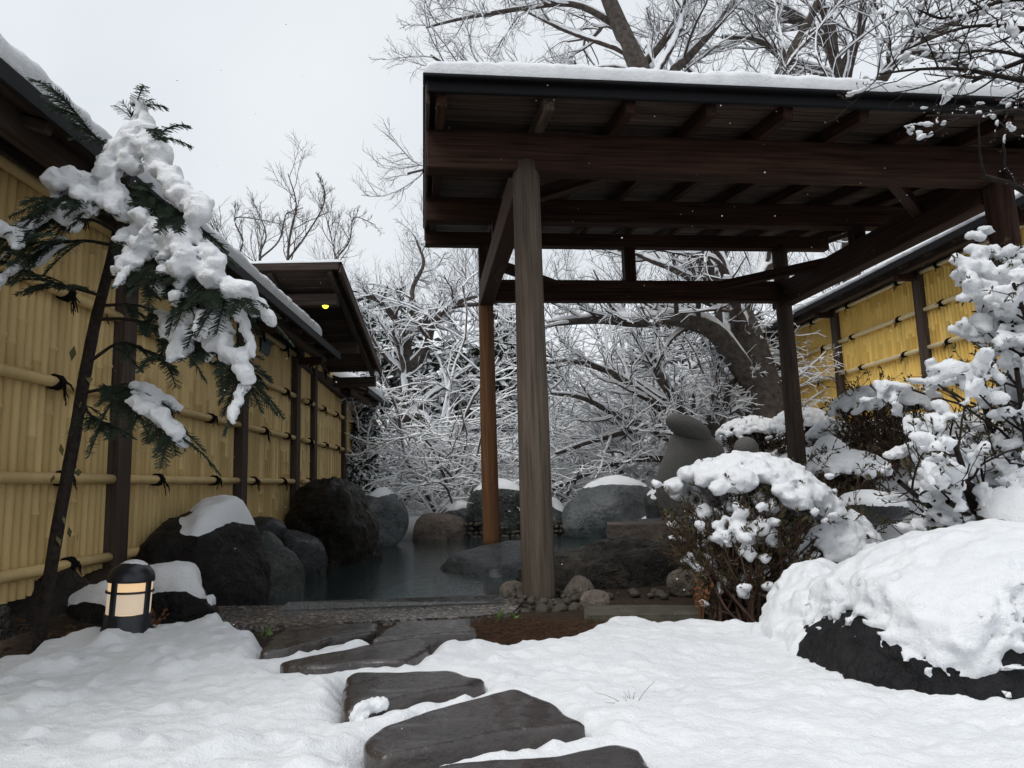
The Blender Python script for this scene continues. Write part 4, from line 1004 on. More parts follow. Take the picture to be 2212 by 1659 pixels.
for an in RIB:
    A_ = Acc(); ww = 0.13
    aa = np.linspace(an - ww, an + ww, 6); z = np.array([0.10, 0.252]); 
    V = np.array([(r_ * math.cos(t), r_ * math.sin(t), z_) for r_ in (0.102, 0.086) for z_ in z for t in aa]); n = 6
    ix = np.arange(24).reshape(2, 2, 6)
    Qs = [[ix[0, 0, i], ix[0, 0, i + 1], ix[0, 1, i + 1], ix[0, 1, i]] for i in range(5)] + [[ix[0, 0, 0], ix[0, 1, 0], ix[1, 1, 0], ix[1, 0, 0]], [ix[0, 1, 5], ix[0, 0, 5], ix[1, 0, 5], ix[1, 1, 5]]]
    lpart('rib', V, np.array(Qs), None, LM)
for i in range(4):
    a0, a1 = RIB[i] + 0.13, RIB[i] + math.pi / 2 - 0.13
    for z0_, z1_, mt in ((0.107, 0.198, PANE), (0.208, 0.246, PANE_HI)):
        aa = np.linspace(a0, a1, 9); V = np.array([(0.092 * math.cos(t), 0.092 * math.sin(t), z_) for z_ in (z0_, z1_) for t in aa])
        lpart('pane', V, np.array([[j, j + 1, 9 + j + 1, 9 + j] for j in range(8)]), None, mt)
D, T = ico(3); msk = D[:, 2] > 0.25
V = D * np.array([0.085, 0.085, 0.075]) + np.array([0.0, 0.01, 0.268]); lpart('snow_cap', V, None, T[(D[T][:, :, 2] > 0.55).all(1)], SNOW)
lg = bpy.data.lights.new('lamp_glow', 'POINT'); lg.energy = 0.6; lg.color = (1, 0.7, 0.4); lg.shadow_soft_size = 0.05
lgo = bpy.data.objects.new('lamp_glow', lg); COL.objects.link(lgo); lgo.parent = lamp; lgo.location = (-0.0, 0.0, 0.17)

bp = at_y(703, 660, 7.3); bulb = thing('light_bulb', 'lit yellow light bulb hanging under the shelter roof', 'light bulb', tuple(bp))
D, T = ico(3); V = D * 0.033; mk('glass', V + bp, None, T, m_emit('lit_bulb_glass', (1.0, 0.88, 0.06), 1.6, (0.9, 0.8, 0.1)), bulb)
V, Q = lathe([(0.026, 0.02), (0.021, 0.045), (0.019, 0.06), (0.001, 0.061)], 14); mk('collar', V + bp, Q, None, m_plain('white_bulb_collar', (0.7, 0.7, 0.68)), bulb)
V, Q = lathe([(0.020, 0.06), (0.026, 0.065), (0.026, 0.10), (0.015, 0.13), (0.001, 0.131)], 14); mk('socket', V + bp, Q, None, GUTTER, bulb)
cb = smooth_line([bp + np.array([0, 0, 0.12]), bp + np.array([-0.05, -0.03, 0.155]), bp + np.array([-0.25, -0.04, 0.12]), bp + np.array([-0.45, -0.04, 0.16])], 12)
V, Q, _ = tubes(cb, 0.005, 6); mk('cable', V, Q, None, GUTTER, bulb)

bx = at_y(560, 752, 6.75); TEAL = m_plain('dark_teal_plastic', (0.015, 0.035, 0.045), 0.45, 0.4, var=0.2)
tb = thing('plastic_box', 'dark teal plastic box hung under the eave with a green net cloth', 'box', tuple(bx))
bm = bmesh.new(); bmesh.ops.create_cube(bm, size=1.0); bmesh.ops.scale(bm, vec=(0.15, 0.30, 0.13), verts=bm.verts)
for v_ in bm.verts:
    if v_.co.z < 0: v_.co.x *= 0.8; v_.co.y *= 0.85
bmesh.ops.bevel(bm, geom=bm.edges[:], offset=0.012, segments=2, affect='EDGES'); bmesh.ops.triangulate(bm, faces=bm.faces[:]); bm.verts.index_update()
v = np.array([x.co[:] for x in bm.verts]); t = np.array([[x.index for x in f.verts] for f in bm.faces]); bm.free(); mk('tub', v + bx, None, t, TEAL, tb, smooth=False)
V, Q, _ = tubes(np.array([[-0.08, -0.155, 0.065], [0.08, -0.155, 0.065], [0.08, 0.155, 0.065], [-0.08, 0.155, 0.065], [-0.08, -0.155, 0.065]]) + bx, 0.011, 6); mk('rim', V, Q, None, TEAL, tb)
for yy in (-0.08, 0.08):
    V, Q, _ = tubes(np.array([[0, yy, 0.06], [0, yy, 0.14], [-0.05, yy, 0.20]]) + bx, 0.004, 5); mk('hanger', V, Q, None, GUTTER, tb)
gcl = at_y(546, 775, 6.6); ux, uz = np.meshgrid(np.linspace(-0.04, 0.04, 10), np.linspace(0.07, -0.12, 16), indexing='ij')
V = np.stack([ux * (1 + 0.2 * np.sin(uz * 40)), 0.012 * np.sin(ux * 160) + 0.02 * np.sin(uz * 25), uz - 0.02 * np.sin(ux * 80)], -1).reshape(-1, 3) + gcl
ix = np.arange(160).reshape(10, 16); Q = np.stack([ix[:-1, :-1], ix[1:, :-1], ix[1:, 1:], ix[:-1, 1:]], -1).reshape(-1, 4)
o = mk('net_cloth', V, Q, None, m_plain('green_net', (0.08, 0.30, 0.10), 0.8, 0.1, var=0.3, sc=60)); tag(o, 'bright green net cloth hanging below the teal box on the fence', 'cloth')

# ------------------------------------------------------------------ vegetation
BARK = m_twig('snowy_grey_bark', (0.050, 0.041, 0.036), (0.15, 0.128, 0.112), 0.62, 0.85, nsc=4.0, bumpy=True)
TWIG = m_twig('snowy_twig', (0.045, 0.034, 0.030), (0.12, 0.095, 0.085), 0.0, 0.12, nsc=4.0, bias=0.28)
TWIG_FAR = m_twig('far_snowy_twig', (0.055, 0.045, 0.042), (0.13, 0.115, 0.11), 0.0, 0.2, nsc=1.2, bias=0.22)
TWIG_BARE = m_twig('bare_twig', (0.055, 0.045, 0.040), (0.12, 0.10, 0.09), 0.8, 1.0, nsc=2.0)
TWIG_THICK = m_twig('brown_thicket_twig', (0.10, 0.075, 0.065), (0.20, 0.16, 0.14), 0.0, 0.12, nsc=5.0, bias=0.30)
TWIG_RED = m_plain('dark_red_brown_twig', (0.085, 0.050, 0.038), 0.8, 0.2, var=0.4, sc=30)
DARKBARK = m_plain('dark_wet_bark', (0.022, 0.016, 0.013), 0.8, 0.25, var=0.6, sc=40, bump=0.8)
NEEDLE = m_plain('dark_green_needle', (0.030, 0.048, 0.030), 0.55, 0.35, var=0.5, sc=18)
LEAF_BROWN = m_plain('bronze_green_leaf', (0.055, 0.045, 0.018), 0.6, 0.3, var=0.6, sc=25)
EVERGREEN = m_twig('snowy_evergreen', (0.014, 0.026, 0.018), (0.045, 0.065, 0.042), 0.0, 0.35, nsc=2.5)

def limb(pts, r0, r1, n=16):
    return smooth_line(pts, n)[None], np.linspace(r0, r1, n)[None]
def leaf_quads(rng, P, D, L, W):
    """flat pointed leaves: P base, D direction"""
    m = len(P); D = nrm(D); side = nrm(np.cross(D, rng.normal(size=(m, 3)))); L = np.broadcast_to(L, (m,))[:, None]; W = np.broadcast_to(W, (m,))[:, None]
    V = np.stack([P, P + D * L * 0.5 + side * W, P + D * L, P + D * L * 0.5 - side * W], 1).reshape(-1, 3)
    return V, np.arange(m * 4).reshape(m, 4)

def bare_tree(name, label, limbs, seed, twigmat, spec, cat='tree', snow=True, group=None, trop=(0, 0, 0.02), trunkmat=None, snow_lv=2, sides=(12, 6, 4, 3, 3)):
    """limbs: hand-placed main limbs (first = trunk); spec: per level (per, len range, angle range, radius ratio, wiggle, npts)"""
    rng = np.random.RandomState(seed)
    base = limbs[0][0][0, 0]; root = thing(name, label, cat, tuple(base), group)
    A = Acc(); S = Acc(); T0 = Acc()
    lv = []
    for P, r in limbs:
        T0.add(*tubes(P, r, sides[0]))
        if snow: S.add(*snow_tubes(rng, P, r, 6, fac=0.75, lift=0.5, brk=0.35))
        lv.append((P, r))
    tv, tq, tt = T0.get(); mk('trunk', tv, tq, tt, trunkmat or BARK, root)
    cur = lv; depth = 0
    for per, t0, lr, ang, rr, wig, npts, minr in spec:
        nxt = []
        for P, r in cur:
            St, D, L, rad = sprout(rng, P, r, per, t0, 1.0, ang, lr, rr, up=0.15)
            rad = np.maximum(rad, minr)
            P2, r2 = grow(rng, St, D, L, rad, npts, wig, trop, 0.4)
            nxt.append((P2, r2)); A.add(*tubes(P2, r2, sides[min(depth + 1, len(sides) - 1)]))
            if snow and depth < snow_lv: S.add(*snow_tubes(rng, P2, r2, 4, fac=0.9, add=0.004, lift=0.5, brk=0.25))
        cur = nxt; depth += 1
    v, q, t = A.get(); mk('crown', v, q, t, twigmat, root)
    if snow:
        v, q, t = S.get(); mk('snow', v, q, t, SNOW, root)
    return root

def L3(pts, Y):  # picture points -> metres at a depth (depth may vary along the limb)
    Ys = np.linspace(Y[0], Y[1], len(pts)) if hasattr(Y, '__len__') else [Y] * len(pts)
    return [at_y(u, v, y) for (u, v), y in zip(pts, Ys)]
MID = [(9, 0.25, (0.28, 0.5), (28, 65), 0.55, 0.16, 9, 0.010), (7, 0.15, (0.35, 0.6), (28, 60), 0.55, 0.2, 7, 0.006), (5, 0.1, (0.4, 0.6), (28, 60), 0.6, 0.22, 5, 0.004)]
# tall leaning tree across the pool
bare_tree('bare_tree', 'crooked snowy tree leaning across the far side of the pool, left of the pavilion', [
    limb(L3([(815, 1075), (838, 980), (868, 880), (880, 800), (878, 740), (905, 700), (935, 690)], 13.0), 0.17, 0.06),
    limb(L3([(880, 800), (920, 755), (930, 715), (950, 680), (985, 655), (1030, 640)], (13.0, 12.4)), 0.10, 0.03),
    limb(L3([(880, 745), (860, 700), (830, 660), (800, 640), (770, 650)], (13.0, 12.2)), 0.08, 0.03),
    limb(L3([(860, 905), (915, 900), (935, 940), (965, 985), (1000, 990)], (13.0, 12.0)), 0.075, 0.025),
    limb(L3([(905, 700), (960, 665), (1060, 655), (1180, 640)], (13.0, 12.6)), 0.07, 0.02),
    limb(L3([(840, 970), (800, 900), (760, 850), (740, 800)], (13.0, 12.6)), 0.07, 0.02),
    limb(L3([(905, 700), (890, 630), (915, 570), (900, 520)], (13.0, 13.4)), 0.06, 0.02)], 5, TWIG, MID, snow_lv=3)
# big cherry behind the pavilion
bare_tree('bare_tree', 'huge dark-trunked tree behind the pavilion with snow stuck to its trunk', [
    limb(L3([(1665, 960), (1650, 860), (1612, 740), (1570, 640), (1535, 560), (1480, 400), (1395, 180), (1345, 70), (1300, -40), (1260, -160)], (10.6, 11.2)), 0.33, 0.09, 26),
    limb(L3([(1640, 850), (1585, 770), (1540, 715), (1470, 690), (1380, 695), (1290, 690), (1180, 700)], (10.6, 9.6)), 0.18, 0.04, 22),
    limb(L3([(1545, 580), (1570, 480), (1590, 380), (1640, 250), (1700, 130), (1760, 20), (1800, -80)], (11.0, 11.6)), 0.14, 0.05),
    limb(L3([(1470, 390), (1450, 180), (1490, 120), (1560, 40), (1620, -60)], (11.1, 11.8)), 0.11, 0.04),
    limb(L3([(1400, 190), (1330, 150), (1230, 165), (1120, 175), (1010, 165), (930, 120)], (11.1, 10.4)), 0.075, 0.018, 20),
    limb(L3([(1380, 150), (1440, 80), (1480, 0), (1500, -80)], (11.2, 11.5)), 0.08, 0.03),
    limb(L3([(1340, 60), (1240, 10), (1120, 20), (1000, 40), (920, 60)], (11.2, 10.8)), 0.06, 0.015, 20),
    limb(L3([(1480, 400), (1360, 350), (1200, 330), (1000, 350), (880, 375)], (11.0, 10.6)), 0.07, 0.015, 20),
    limb(L3([(1310, -20), (1180, -60), (1050, -40), (940, -20)], (11.2, 11.0)), 0.055, 0.015)], 8, TWIG,
    [(15, 0.2, (0.20, 0.40), (28, 65), 0.42, 0.14, 9, 0.009), (8, 0.15, (0.35, 0.6), (28, 60), 0.5, 0.18, 7, 0.005), (6, 0.1, (0.4, 0.65), (28, 60), 0.6, 0.2, 5, 0.003)], snow_lv=2, sides=(18, 6, 4, 3, 3))
bare_tree('bare_tree', 'forked snowy tree rising behind the pavilion roof, right of centre', [
    limb(L3([(1850, 900), (1840, 600), (1830, 300), (1825, 190), (1800, 120), (1795, 60), (1770, 0), (1740, -70)], 12.5), 0.17, 0.06, 22),
    limb(L3([(1818, 150), (1850, 90), (1865, 30), (1860, -50)], 12.5), 0.10, 0.04),
    limb(L3([(1825, 200), (1780, 160), (1700, 130), (1640, 90), (1560, 80)], (12.5, 11.8)), 0.11, 0.03),
    limb(L3([(1832, 320), (1900, 180), (1960, 105), (2040, 60), (2140, 10), (2230, -60)], (12.5, 12.0)), 0.12, 0.04),
    limb(L3([(1800, 110), (1730, 40), (1650, 0), (1580, -30)], (12.5, 12.2)), 0.09, 0.03),
    limb(L3([(1960, 105), (2050, 130), (2140, 160), (2230, 170)], (12.2, 11.6)), 0.08, 0.03)], 12, TWIG,
    [(13, 0.2, (0.25, 0.5), (28, 65), 0.42, 0.14, 9, 0.009), (8, 0.15, (0.35, 0.6), (28, 60), 0.5, 0.18, 7, 0.005), (6, 0.1, (0.4, 0.65), (28, 60), 0.6, 0.2, 5, 0.003)], snow_lv=2)
# low spreading tree behind the statue
bare_tree('bare_tree', 'low spreading snowy tree just behind the grey statue', [
    limb(L3([(1530, 1040), (1500, 960), (1470, 890), (1430, 820), (1400, 760)], 10.8), 0.13, 0.05),
    limb(L3([(1500, 960), (1430, 930), (1340, 900), (1260, 860), (1190, 850)], (10.8, 10.2)), 0.08, 0.02),
    limb(L3([(1490, 930), (1400, 860), (1310, 800), (1220, 780), (1150, 790)], (10.8, 10.4)), 0.08, 0.02),
    limb(L3([(1510, 980), (1560, 900), (1580, 830), (1620, 800)], (10.8, 10.6)), 0.08, 0.03),
    limb(L3([(1505, 970), (1545, 880), (1550, 800), (1560, 740)], 10.8), 0.08, 0.03),
    limb(L3([(1520, 1010), (1420, 990), (1330, 1000), (1230, 1040), (1150, 1080)], (10.8, 10.4)), 0.07, 0.02),
    limb(L3([(1510, 985), (1400, 930), (1290, 950), (1200, 980)], (10.8, 10.3)), 0.07, 0.02),
    limb(L3([(1530, 1020), (1600, 960), (1650, 930), (1700, 920)], 10.8), 0.07, 0.02)], 17, TWIG,
    [(11, 0.15, (0.28, 0.5), (25, 65), 0.55, 0.16, 8, 0.010), (7, 0.1, (0.4, 0.65), (28, 60), 0.55, 0.2, 7, 0.006), (4, 0.1, (0.4, 0.6), (28, 60), 0.6, 0.22, 5, 0.004)], snow_lv=3)
# fine bare trees against the sky on the left
FINE = [(12, 0.3, (0.14, 0.26), (25, 55), 0.5, 0.10, 8, 0.010), (5, 0.2, (0.4, 0.65), (22, 48), 0.6, 0.13, 6, 0.006), (4, 0.2, (0.45, 0.7), (22, 48), 0.7, 0.15, 4, 0.004)]
for i, (lab, pts, Y) in enumerate([
    ('slender bare tree against the sky above the shelter roof', [(640, 900), (628, 640), (622, 560), (628, 500), (640, 440), (622, 375)], 19.0),
    ('bare branching tree against the sky beside the conifer top', [(540, 900), (525, 640), (510, 560), (470, 510), (450, 470)], 20.0),
    ('thin bare tree where the wood meets the sky, right of the shelter roof', [(735, 900), (730, 640), (725, 560), (715, 510), (705, 470)], 21.0),
    ('bare multi-stemmed tree at the left edge of the far wood', [(575, 900), (580, 640), (560, 560), (575, 510), (560, 460)], 22.0)]):
    bare_tree('slender_tree', lab, [limb(L3(pts, Y), 0.055, 0.012), limb(L3([pts[2], ((pts[2][0] + pts[3][0]) / 2 + 35, pts[3][1] + 10), (pts[4][0] + 60, pts[4][1]), (pts[5 % len(pts)][0] + 75, pts[-1][1] + 15)], Y), 0.032, 0.010)], 30 + i, TWIG_BARE, FINE, snow=False, trop=(0, 0, 0.07), group='slender bare trees against the sky')

# far wood and thickets: nobody could count these
def template(seed, H, spec, r0, lean=0.1, trop=(0, 0, 0.04), n=9, wig=0.07, stems=1, spread=0.3):
    rng = np.random.RandomState(seed)
    D = np.column_stack([rng.normal(0, lean + (spread if stems > 1 else 0), stems), rng.normal(0, lean + (spread if stems > 1 else 0), stems), np.ones(stems)])
    P, r = grow(rng, rng.normal(0, 0.05 * stems ** 0.5, (stems, 3)) * np.array([1, 1, 0]), D, np.full(stems, H) * rng.uniform(0.7, 1.1, stems), np.full(stems, r0), n, wig, trop, 0.25)
    A = Acc(); A.add(*tubes(P, r, 5 if stems == 1 else 3)); cur = (P, r)
    for per, t0, lr, ang, rr, wg, npt, minr in spec:
        S, Dd, L, rad = sprout(rng, cur[0], cur[1], per, t0, 1.0, ang, lr, rr, up=0.1)
        cur = grow(rng, S, Dd, L, np.maximum(rad, minr), npt, wg, trop, 0.45); A.add(*tubes(cur[0], cur[1], 3))
    return A.get()[:2]
def scatter(name, label, temps, spots, mat, cat):
    A = Acc()
    for i, (x, y, s, rot, ti) in enumerate(spots):
        v, q = temps[ti]; c, sn = math.cos(rot) * s, math.sin(rot) * s
        A.add(np.column_stack([v[:, 0] * c - v[:, 1] * sn + x, v[:, 0] * sn + v[:, 1] * c + y, v[:, 2] * s + zg1(x, y) - 0.05]), q)
    v, q, t = A.get(); o = mk(name, v, q, t, mat); return tag(o, label, cat, kind='stuff')
rng = np.random.RandomState(21)
wt = [template(200 + i, 8.5, [(14, 0.2, (0.25, 0.42), (22, 50), 0.5, 0.10, 6, 0.016), (7, 0.15, (0.35, 0.6), (25, 50), 0.6, 0.14, 5, 0.011), (2, 0.1, (0.4, 0.7), (25, 50), 0.7, 0.15, 4, 0.008)], 0.12, 0.05, (0, 0, 0.06)) for i in range(5)]
spots = []
for yy, n_, x0, x1 in ((16.5, 9, -6.5, 9), (19, 10, -7, 12), (22.5, 10, -8, 14), (27, 11, -9, 16), (33, 11, -11, 18)):
    for i in range(n_):
        x = x0 + (x1 - x0) * (i + rng.uniform(0, 1)) / n_
        y_ = yy + rng.uniform(-1.2, 1.2); u_ = 1106 + 1536 * x / y_
        vt = 590 if u_ < 690 else 535 if u_ < 760 else 500 if u_ < 960 else rng.uniform(330, 520)
        zt_ = CAM_Z + (1050 - vt - rng.uniform(-40, 25)) / 1536 * y_
        spots.append((x, y_, max(0.25, (zt_ - zg1(x, y_)) / 9.6), rng.uniform(0, 6.3), rng.randint(5)))
scatter('woodland', 'bare snow-dusted wood covering the hillside behind the garden', wt, spots, TWIG_FAR, 'woodland')
SNOW_FAR = m_plain('far_branch_snow', (0.93, 0.945, 0.96), 0.8, 0.05, var=0.02, bump=0.0)
def flat_template(seed, stems=5, H=2.6, rise=0.75):
    rng = np.random.RandomState(seed); an = rng.uniform(0, 6.3, stems)
    D = np.column_stack([np.cos(an), np.sin(an), np.full(stems, rise) * rng.uniform(0.6, 1.8, stems)])
    P, r = grow(rng, rng.normal(0, 0.08, (stems, 3)) * np.array([1, 1, 0]), D, H * rng.uniform(0.7, 1.2, stems), np.full(stems, 0.040), 10, 0.15, (0, 0, -0.035), 0.3)
    A, S = Acc(), Acc(); A.add(*tubes(P, r, 5)); S.add(*snow_tubes(rng, P, r, 4, fac=0.7, add=0.006, lift=0.5, brk=0.35)); cur = (P, r)
    for per, lr, ang, npt, minr, wg in ((7, (0.30, 0.55), (35, 75), 7, 0.009, 0.16), (5, (0.35, 0.65), (30, 65), 5, 0.006, 0.18), (2, (0.45, 0.75), (30, 60), 4, 0.0045, 0.2)):
        St, Dd, L, rad = sprout(rng, cur[0], cur[1], per, 0.2, 1.0, ang, lr, 0.5); Dd[:, 2] *= 0.35
        cur = grow(rng, St, Dd, L, np.maximum(rad * 0.6, minr), npt, wg, (0, 0, -0.01), 0.5); A.add(*tubes(cur[0], cur[1], 3))
        S.add(*snow_tubes(rng, cur[0], cur[1], 3, fac=0.75, add={8: 0.0075, 7: 0.0075, 5: 0.0052, 4: 0.0034}[npt], lift=0.5, brk=0.28))
    return A.get()[:2], S.get()[:2]
ft = [flat_template(300 + i) for i in range(6)]
spots = []
for yy, n_, sc_ in ((11.3, 7, 0.78), (12.0, 6, 1.0), (12.9, 6, 1.2), (13.9, 6, 1.4), (15.0, 5, 1.65)):
    for i in range(n_):
        x = (-3.0 + 7.2 * (i + rng.uniform(0, 1)) / n_) * (yy / 12.0); spots.append((x, yy + rng.uniform(-0.4, 0.4), rng.uniform(0.8, 1.15) * sc_, rng.uniform(0, 6.3), rng.randint(6)))
scatter('thicket', 'tangled spreading branches along the far side of the pool', [f[0] for f in ft], spots, TWIG_THICK, 'thicket')
scatter('thicket_snow', 'snow lying along every branch of the thicket beyond the pool', [f[1] for f in ft], spots, SNOW_FAR, 'snow')

def evergreen(name, label, c, rad, n, leaf, seed, trunk=True, mat=EVERGREEN, stuff=False):
    rng = np.random.RandomState(seed); c = np.array(c)
    D = nrm(rng.normal(size=(n, 3))); R = rng.uniform(0.25, 1, n) ** 0.5
    lay = 0.75 + 0.35 * np.sin(D[:, 2] * 9 + seed); P = c + D * (R * lay)[:, None] * np.array(rad)
    P = P + 0.35 * np.array(rad) * np.stack([fbm((P - c) * 1.3, 2, seed + j) for j in range(3)], 1)
    dirs = nrm((P - c) * np.array([1, 1, 0.2]) + rng.normal(0, 0.4, (n, 3))); dirs[:, 2] -= 0.25
    V, Q = leaf_quads(rng, P, dirs, rng.uniform(0.6, 1.3, n) * leaf, leaf * 0.22)
    root = thing(name, label, 'tree', (c[0], c[1], zg1(c[0], c[1])))
    z0 = zg1(c[0], c[1]) - 0.1
    tv, tq, _ = tubes(np.array([[c[0], c[1], z0], [c[0] + 0.03, c[1], (z0 + c[2]) / 2], [c[0], c[1], c[2] + rad[2] * 0.8]]), np.array([0.09, 0.07, 0.02]), 8)
    mk('trunk', tv, tq, None, DARKBARK, root); mk('crown', V, Q, None, mat, root, smooth=False); return root
for i, (lab, u, v, Y, rad, n) in enumerate([
    ('dark snowy evergreen behind the crooked tree, lower and right', 1010, 900, 15.0, (1.3, 1.2, 1.7), 7000),
    ('dark snowy evergreen framed between the two left pavilion posts', 1095, 860, 15.5, (1.2, 1.2, 1.9), 7000),
    ('dusky evergreen low behind the leaning trunk', 830, 800, 16.0, (1.5, 1.3, 1.6), 6000),

    ('broad snowy evergreen seen through the pavilion, right of centre', 1440, 800, 17.0, (1.2, 1.0, 1.5), 5000),
    ('snowy evergreen half hidden by the big dark trunk', 1590, 800, 16.0, (1.0, 1.0, 1.4), 4000)]):
    evergreen('evergreen_tree', lab, at_y(u, v, Y), rad, n, 0.26, 60 + i)
evergreen('evergreen_shrub', 'dark evergreen shrub with snow at the end of the left fence', at_y(782, 950, 11.2), (0.26, 0.3, 0.50), 2600, 0.10, 75)
evergreen('evergreen_shrub', 'brownish evergreen shrub below, between fence end and slate boulder', at_y(778, 1030, 10.8), (0.28, 0.3, 0.34), 1500, 0.10, 76)

# ------------------------------------------------------------------ young conifer on the left
con = thing('young_conifer', 'young dark green conifer weighed down by snow, leaning over the left fence', 'tree', tuple(at_y(85, 1395, 3.2)))
YC = lambda pts, Y=(2.9, 2.9): np.array(L3(pts, Y))
tr = smooth_line(YC([(82, 1400), (105, 1260), (130, 1110), (160, 950), (180, 830), (205, 700), (228, 610), (245, 540), (262, 450), (278, 370), (296, 300), (305, 262), (292, 222)], (3.2, 2.72)), 60)
trr = np.interp(np.linspace(0, 1, 60), [0, 0.35, 0.62, 0.75, 0.88, 1], [0.027, 0.024, 0.019, 0.012, 0.008, 0.004]); 
trr = trr * (1 + 0.12 * perlin(tr * 14, 3)); V, Q, T = tubes(tr, trr, 14); mk('trunk', V, Q, T, DARKBARK, con)
rng = np.random.RandomState(9)
def needles_on(A, P, L=0.034, dens=360, w=0.0022, droop=0.2, rng=rng):
    """two-ranked flat needles along a shoot P (n,3)"""
    seg = np.linalg.norm(np.diff(P, axis=0), axis=1); s = np.concatenate([[0], np.cumsum(seg)]); n = max(6, int(s[-1] * dens))
    u = np.linspace(0.02, 1, n) * s[-1]; B = np.stack([np.interp(u, s, P[:, i]) for i in range(3)], 1)
    T = nrm(np.stack([np.interp(u, s, np.gradient(P[:, i])) for i in range(3)], 1))
    sd = nrm(np.cross(T, np.array([0, 0, 1.0]) + rng.normal(0, 0.15, 3))); sg = np.where(np.arange(n) % 2 == 0, 1, -1)[:, None]
    D = nrm(T * 0.6 + sd * sg + np.array([0, 0, -droop]) + rng.normal(0, 0.22, (n, 3)))
    ll = L * rng.uniform(0.7, 1.1, n) * np.minimum(1, 0.5 + (1 - u / s[-1]) * 3)
    W = nrm(np.cross(D, T + 1e-3)) * w; Ld = D * ll[:, None]
    V = np.stack([B - W, B + W, B + Ld + W * 0.6, B + Ld - W * 0.6], 1).reshape(-1, 3); A.add(V, np.arange(n * 4).reshape(n, 4))
BR = [  # (points, depths, shoot count, spread)
    ([(250, 500), (200, 475), (140, 470), (90, 480), (45, 492)], (2.85, 2.65), 35, 1.0),
    ([(245, 530), (180, 520), (110, 530), (60, 560), (48, 520)], (2.85, 2.6), 16, 0.9),
    ([(258, 470), (215, 440), (160, 430), (100, 440)], (2.85, 2.6), 29, 0.9),
    ([(225, 640), (170, 625), (100, 605), (20, 570)], (2.9, 2.75), 13, 0.6),
    ([(262, 450), (320, 460), (380, 490), (430, 540), (470, 600), (500, 650)], (2.85, 2.6), 48, 1.1),
    ([(250, 520), (330, 540), (400, 570), (460, 620), (530, 640)], (2.85, 2.55), 45, 1.1),
    ([(272, 400), (320, 420), (370, 450), (410, 500)], (2.8, 2.6), 35, 0.9),
    ([(275, 380), (240, 400), (220, 440)], (2.8, 2.65), 18, 0.8),
    ([(232, 600), (290, 600), (350, 610), (420, 650), (460, 690)], (2.88, 2.6), 29, 1.0),
    ([(205, 690), (280, 690), (350, 710), (430, 740), (490, 770), (525, 800), (533, 850)], (2.95, 2.6), 45, 0.9),
    ([(212, 660), (300, 660), (360, 690), (400, 720)], (2.95, 2.7), 12, 0.7),
    ([(195, 780), (260, 740), (320, 760), (380, 800)], (2.95, 2.7), 8, 0.5),
    ([(178, 850), (230, 838), (270, 836), (305, 865), (345, 905), (385, 945)], (3.0, 2.65), 40, 0.9),
    ([(178, 860), (190, 890), (215, 910), (250, 930)], (3.0, 2.75), 10, 0.6),
    ([(285, 330), (240, 320), (200, 290), (165, 245), (130, 207)], (2.75, 2.5), 12, 0.35),
    ([(300, 280), (285, 250), (300, 230)], (2.72, 2.68), 5, 0.4), ([(292, 320), (330, 300), (348, 285)], (2.72, 2.65), 5, 0.4),
    ([(255, 480), (300, 500), (330, 560), (360, 600)], (2.8, 2.55), 27, 0.9)]
TW = Acc(); ND = Acc(); SC_ = []; SR = []
for pts, Yr, ns_, sprd in BR:
    P = smooth_line(YC(pts, Yr), 18); Ln = np.linalg.norm(np.diff(P, axis=0), axis=1).sum()
    TW.add(*tubes(P, np.linspace(0.008, 0.002, 18), 6)); needles_on(ND, P[8:])
    for j in range(ns_):
        t = 0.22 + 0.78 * (j + rng.uniform(0, 1)) / ns_; i = min(int(t * 17), 16); B = P[i]; T = nrm(P[i + 1] - P[i])
        sd = nrm(np.cross(T, [0, 0, 1.0])) * (1 if j % 2 else -1); d = nrm(T * 0.8 + sd * rng.uniform(0.4, 1.0) * sprd + rng.normal(0, 0.22, 3) + np.array([0, -0.15, -0.25 * rng.uniform(0, 1)]))
        L = rng.uniform(0.10, 0.22) * (0.6 + 0.5 * sprd); s = np.linspace(0, 1, 7)[:, None]
        Q_ = B + d * L * s + np.array([0, 0, -0.35 * L]) * s ** 2 + np.array([0, 0, 0.10 * L]) * s
        TW.add(*tubes(Q_, np.linspace(0.0028, 0.0012, 7), 4)); needles_on(ND, Q_)
        if rng.uniform() < 0.15 * sprd and sprd > 0.65:
            dd_ = smooth_line(Q_[1:], 14); r_s = rng.uniform(0.007, 0.015)
            for k_ in range(14): SC_.append(dd_[k_] + np.array([0, 0, r_s * 1.0]) + rng.normal(0, 0.003, 3)); SR.append(r_s * rng.uniform(0.7, 1.2))
v, q, t = TW.get(); mk('twigs', v, q, t, DARKBARK, con)
v, q, t = ND.get(); tag(mk('needles', v, q, t, NEEDLE, con, smooth=False), kind='stuff')
# heavy snow loads, as the branches carry them
def load(pts, Y, r0, n):
    P = smooth_line(YC(pts, Y), n)
    for i in range(n):
        for _ in range(2):
            SC_.append(P[i] + rng.normal(0, r0 * 0.30, 3) + np.array([0, 0.01, 0.012 + r0 * 0.5])); SR.append(r0 * rng.uniform(0.50, 0.78))
load([(110, 410), (150, 405), (190, 415), (235, 425)], (2.62, 2.7), 0.042, 11)
load([(300, 300), (275, 330), (245, 350), (230, 390), (240, 430), (250, 470)], (2.66, 2.62), 0.05, 16)
load([(300, 290), (260, 340), (285, 360)], (2.66, 2.62), 0.045, 8)
load([(310, 310), (335, 340), (345, 380), (365, 410), (395, 440), (420, 465), (425, 490)], (2.66, 2.52), 0.047, 22)
load([(290, 222), (302, 250), (318, 275), (305, 300)], (2.68, 2.66), 0.022, 9)
load([(345, 520), (385, 545), (400, 575), (380, 590)], (2.55, 2.5), 0.038, 9)
